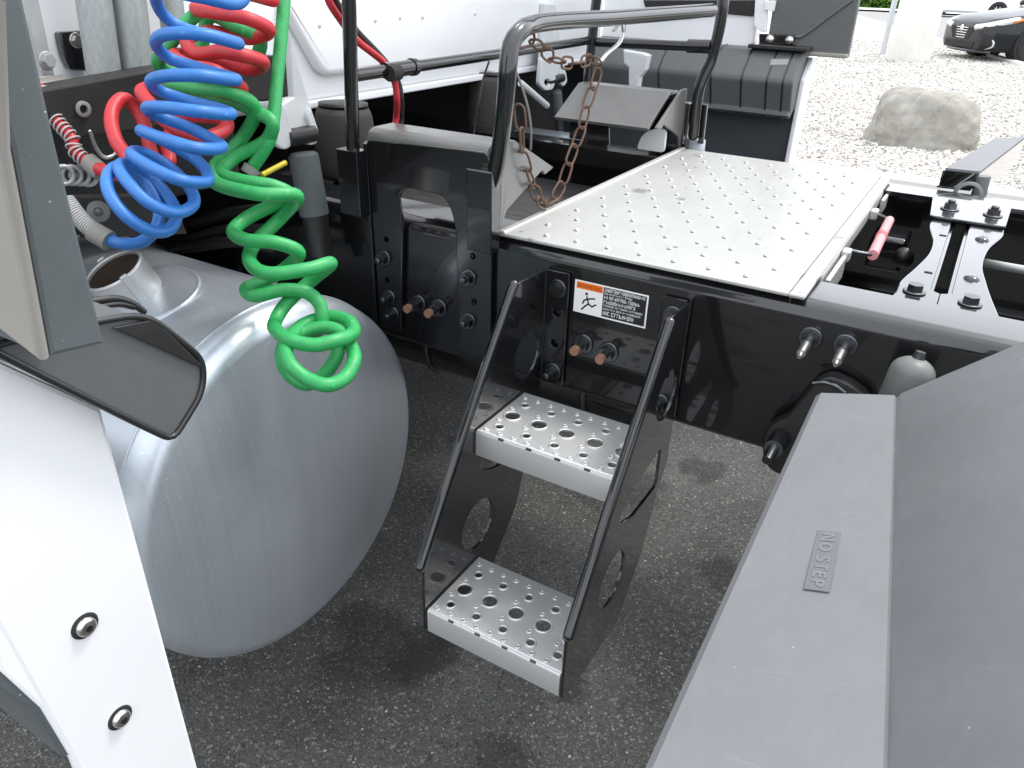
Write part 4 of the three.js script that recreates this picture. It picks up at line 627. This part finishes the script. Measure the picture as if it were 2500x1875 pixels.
tag(obj('red_battery_cable', tube([[-0.31, 1.3444, 0.0389], [-0.31, 1.3295, 0.0318], [-0.31, 1.3083, 0.013], [-0.31, 1.2713, -0.0277], [-0.31, 1.2509, -0.063], [-0.31, 1.2318, -0.095]].concat([[-0.3, 1.2147, -0.1015], [-0.3, 1.1961, -0.1131], [-0.3, 1.1688, -0.1169]], [[-0.33, 1.1294, -0.1499], [-0.33, 1.0925, -0.1381], [-0.33, 1.0769, -0.1283]]), 0.0062, 60, 12), M.red), 'red battery cable dropping past the front handrail post', 'cable');
tag(obj('black_battery_cable', tube([[-0.318, 1.344, 0.0153], [-0.318, 1.3289, 0.0064], [-0.318, 1.3112, -0.0087], [-0.318, 1.2824, -0.0397], [-0.318, 1.2559, -0.0764], [-0.318, 1.2302, -0.1101]].concat([[-0.31, 1.21, -0.1229], [-0.31, 1.1886, -0.1366], [-0.31, 1.1653, -0.1416]], [[-0.34, 1.125, -0.1771], [-0.34, 1.0866, -0.1704], [-0.34, 1.0701, -0.1644]]), 0.0062, 60, 12), M.black), 'black battery cable running alongside the red one', 'cable');
tag(obj('thin_wire', tube([[-0.2473, 1.2199, -0.35], [-0.26, 1.1883, -0.35], [-0.2722, 1.1367, -0.35], [-0.2817, 1.0941, -0.35], [-0.2839, 1.0673, -0.35]], 0.0022, 30, 8), M.darkSteel), 'thin dark wire hanging left of the rear handrail leg', 'wire');
tag(obj('thin_wire', tube([[-0.1259, 1.2212, -0.25], [-0.1079, 1.1867, -0.25], [-0.0954, 1.1536, -0.25], [-0.0882, 1.1193, -0.25], [-0.0872, 1.0835, -0.25]], 0.0025, 30, 8), M.greyCap), 'thin grey wire hanging right of the rear handrail leg', 'wire');
tag(obj('white_rod', cyl(...[[-0.45, 1.1192, -0.8274], [-0.45, 1.0441, -0.983]], 0.0085), M.whiteCast), 'short shiny white rod slanting behind the rear handrail leg', 'rod');
{
  const t = thing('white_hanger', 'white cast hanger beyond the far handrail post', 'hanger');
  obj('hook', prism([[-0.2807, 1.196], [-0.2219, 1.1917], [-0.204, 1.1863], [-0.2092, 1.1493], [-0.2242, 1.1278], [-0.227, 1.0932], [-0.2539, 1.0925], [-0.2595, 1.1521], [-0.2751, 1.1611]], 'z', -1.13, -1.10, 0.004), M.whiteCast, t);
  const u = thing('white_guard', 'small white curved guard at the far edge of the deck plate', 'guard');
  obj('panel', prism(rounded([[-0.0921, 0.9965], [-0.0839, 1.0258], [-0.0702, 1.0414], [-0.0411, 1.054], [-0.0188, 1.0504], [-0.0186, 0.9964]], 0.01), 'z', -0.81, -0.80, 0.002), M.white, u);
  const v = thing('filter_bowl', 'small pale bowl under the far handrail post', 'bowl'); const p = [[0.0172, 0.9939, -0.93]][0];
  obj('bowl', lathe([[0, 0], [0.02, 0.0], [0.026, 0.012], [0.024, 0.05], [0, 0.055]], [p[0], p[1] - 0.03, p[2]], [0, 1, 0], 24), phy({ color: L(0.4, 0.43, 0.47), roughness: 0.3 }), v);
  const s = thing('far_socket_post', 'black channel post under the far end of the handrail', 'post');
  obj('channel', [prism([[-0.0104, 1.105], [0.0026, 1.1078], [0.0062, 1.0106], [-0.0073, 1.0089]], 'z', -0.88, -0.86, 0.002), prism([[0.0275, 1.1049], [0.0427, 1.1033], [0.0451, 1.0101], [0.0315, 1.01]], 'z', -0.91, -0.90, 0.002)], M.gloss, s);
}
// ---------------------------------------------------------------- suspension hanger and rubber cap by the fender
{
  const t = thing('suspension_hanger', 'black cast suspension hanger on the frame rail beside the fender', 'hanger');
  obj('casting', prism(rounded([[0.5382, 0.8894], [0.5548, 0.9045], [0.58, 0.9005], [0.6093, 0.8865], [0.629, 0.8432], [0.5776, 0.7381], [0.5173, 0.7231], [0.4943, 0.7347], [0.4831, 0.7771], [0.4899, 0.8037], [0.5106, 0.8217], [0.5264, 0.8606]], 0.012), 'z', 0.003, 0.03, 0.006, [], 0.4, 3), M.black, t);
  obj('band', tube([[0.5366, 0.8893, 0.034], [0.5492, 0.8945, 0.034], [0.5653, 0.8936, 0.034], [0.5787, 0.8875, 0.034]], 0.003, 16, 8), M.darkSteel, t);
  obj('fitting', [cyl(...[[0.5104, 0.7883, 0.03]], [[0.51, 0.7933, 0.075]][0], 0.015, 0.013, 20), cyl([[0.51, 0.7937, 0.07]][0], [[0.5086, 0.7863, 0.1]][0], 0.0085, 0.0075, 20)], M.darkSteel, t);
  const u = thing('rubber_cap', 'grey domed cap standing against the fender beside the rail', 'cap');
  const a = [[0.6526, 0.972, 0.06]][0], b = [[0.6456, 0.8959, 0.075]][0], d = V(b).sub(V(a)), h = d.length(), r = 0.027, pr = []; for (let i = 0; i <= 8; i++) { const q = i / 8 * Math.PI / 2; pr.push([r * Math.sin(q), r * 0.8 * (1 - Math.cos(q))]); }
  obj('dome', lathe([...pr, [r * 1.02, h], [0, h]], a, d.toArray(), 36), M.greyCap, u); obj('nipple', cyl(V(a).addScaledVector(d, 0.02).toArray(), V(a).addScaledVector(d, -0.10).toArray(), 0.008, 0.006, 16), M.black, u);
}
// ---------------------------------------------------------------- quarter fenders
function fender(far) {
  const t = thing('quarter_fender', far ? 'grey plastic fender end on the far side beyond the rear bay' : 'large grey plastic fender with NO STEP lettering in the right foreground', 'fender');
  const f = far ? z => -0.866 - z : z => z, s = far ? -1 : 1;
  // cross sections along z: ledge front edge, crease, ramp
  const sec = u => { const z = 0.15 + u * 0.74, ax = 0.557 + 0.014 * u, ay = 0.935 - 0.02 * u, bx = 0.643 + 0.085 * u, by = 0.957 - 0.004 * u; return { z, ax, ay, bx, by }; };
  const prof = u => { const { z, ax, ay, bx, by } = sec(u), o = [[ax, ay - 0.055], [ax - 0.001, ay - 0.006], [ax + 0.004, ay]]; o.push([bx - 0.0035, by - 0.0008], [bx - 0.0018, by - 0.0022], [bx - 0.0004, by - 0.0035], [bx + 0.001, by - 0.0012], [bx + 0.003, by + 0.0035]); for (const [dx, dy] of [[0.10, 0.096], [0.20, 0.19], [0.30, 0.26], [0.42, 0.305], [0.60, 0.32], [0.85, 0.31], [1.1, 0.24]]) o.push([bx + dx, by + dy]); return o.map(p => [p[0], p[1], f(z)]); };
  const nU = 14, pos = [], P = Array.from({ length: nU + 1 }, (_, i) => prof(i / nU));
  const quad = (a, b, c, d) => far ? pos.push(...a, ...c, ...b, ...a, ...d, ...c) : pos.push(...a, ...b, ...c, ...a, ...c, ...d), dn = p => [p[0] + 0.006, p[1] - 0.007, p[2]], n = P[0].length;
  for (let i = 0; i < nU; i++) for (let j = 0; j + 1 < n; j++) { quad(P[i][j], P[i + 1][j], P[i + 1][j + 1], P[i][j + 1]); quad(dn(P[i][j]), dn(P[i][j + 1]), dn(P[i + 1][j + 1]), dn(P[i + 1][j])); }
  for (const [E, k] of [[P[0], 0], [P[nU], 1]]) for (let j = 0; j + 1 < n; j++) k ? quad(E[j], dn(E[j]), dn(E[j + 1]), E[j + 1]) : quad(E[j], E[j + 1], dn(E[j + 1]), dn(E[j]));
  for (let i = 0; i < nU; i++) quad(P[i][0], dn(P[i][0]), dn(P[i + 1][0]), P[i + 1][0]);
  const g = new THREE.BufferGeometry(); g.setAttribute('position', new THREE.Float32BufferAttribute(pos, 3)); const uv = []; for (let i = 0; i < pos.length; i += 3) uv.push(pos[i] + pos[i + 1] * 0.6, pos[i + 2]); g.setAttribute('uv', new THREE.Float32BufferAttribute(uv, 2)); g.computeVertexNormals();
  obj('shell', toCreasedNormals(g, 0.5), M.fender, t);
  return { t, sec };
}
const fen = fender(false);
{
  const t = thing('fender_bracket', 'hollow grey box bracket open at its end above the far rail', 'bracket');
  const wall = (pts, y0, y1, m, n) => obj(n, prism(pts, 'y', y0, y1, 0.001), m, t);
  wall([[0.594, -0.935], [0.662, -0.945], [0.748, -1.54], [0.674, -1.435]], 1.015, 1.021, M.fender, 'top_plate');
  wall([[0.587, -0.925], [0.655, -0.935], [0.745, -1.54], [0.668, -1.435]], 0.978, 0.982, M.gloss, 'bottom_plate');
  wall([[0.590, -0.935], [0.594, -0.935], [0.674, -1.435], [0.670, -1.435]], 0.982, 1.015, M.gloss, 'side_wall');
  wall([[0.658, -0.945], [0.662, -0.945], [0.748, -1.54], [0.744, -1.54]], 0.95, 1.0155, M.gloss, 'side_wall');
  obj('end_post', [cyl([0.676, 0.955, -0.945], [0.672, 1.012, -0.945], 0.014, 0.014, 24)], M.fender, t);
  obj('foot', lathe([[0.022, 0], [0.030, 0.0], [0.030, 0.012], [0.022, 0.012]], [0.652, 0.974, -0.905], [0.1, 0.2, 1], 32), M.fender, t);
}
{ // raised NO STEP lettering on the ledge
  const font = await new FontLoader().loadAsync('fonts/droid/droid_sans_bold.typeface.json');
  const [c0, c1, c2, c3] = [[0.6148, 0.948, 0.4398], [0.6333, 0.948, 0.4329], [0.6404, 0.948, 0.5178], [0.6202, 0.948, 0.526]], O = V(c0).add(V(c1)).add(V(c2)).add(V(c3)).multiplyScalar(0.25);
  const ex = V(c3).add(V(c2)).sub(V(c0)).sub(V(c1)).normalize(); // reading direction
  const { sec } = fen, u = (O.z - 0.15) / 0.74, q = sec(u), slope = (q.by - q.ay) / (q.bx - q.ax), ey0 = V(1, slope, 0).normalize(), ez = V(0, 1, 0).cross(ex).length() ? new THREE.Vector3().crossVectors(ex, ey0).normalize() : V(0, 1, 0);
  const up = ez.y < 0 ? ez.negate() : ez, ey = new THREE.Vector3().crossVectors(up, ex).normalize(); O.y = q.ay + slope * (O.x - q.ax) + 0.0006;
  const m = new THREE.Matrix4().makeBasis(ex, ey, up).setPosition(O);
  const wid = V(c3).add(V(c2)).sub(V(c0)).sub(V(c1)).length() / 2, hei = V(c1).sub(V(c0)).length();
  const plate = box(-wid / 2, wid / 2, -hei / 2, hei / 2, -0.001, 0.0003, 0.0004).applyMatrix4(m);
  obj('letter_field', plate, M.fenderText, fen.t);
  const tg = new TextGeometry('NO STEP', { font, size: hei * 0.56, depth: 0.0006, curveSegments: 4 }); tg.computeBoundingBox(); const bb = tg.boundingBox; tg.translate(-(bb.min.x + bb.max.x) / 2, -(bb.min.y + bb.max.y) / 2, 0.0003); tg.scale(wid * 0.9 / (bb.max.x - bb.min.x), 1, 1);
  obj('lettering', tg.applyMatrix4(m), M.fender, fen.t);
}
// ---------------------------------------------------------------- drive wheels under the fenders
function truckWheel(x, z, label) {
  const t = thing('drive_wheel', label, 'wheel'), r = 0.5;
  obj('tyre', lathe([[0.29, -0.12], [0.42, -0.14], [0.48, -0.125], [r, -0.10], [r, 0.10], [0.48, 0.125], [0.42, 0.14], [0.29, 0.12], [0.29, -0.12]], [x, r, z], [0, 0, 1], 64), M.tyre, t);
  obj('rim', lathe([[0.0, 0.02], [0.12, 0.04], [0.2, 0.03], [0.27, 0.09], [0.295, 0.12]], [x, r, z], [0, 0, z > -0.4 ? 1 : -1], 48), M.alu, t);
}
truckWheel(1.62, 0.68, 'drive wheel under the near grey fender'); truckWheel(1.62, -1.55, 'drive wheel under the far grey fender');

renderer.render(scene, camera);
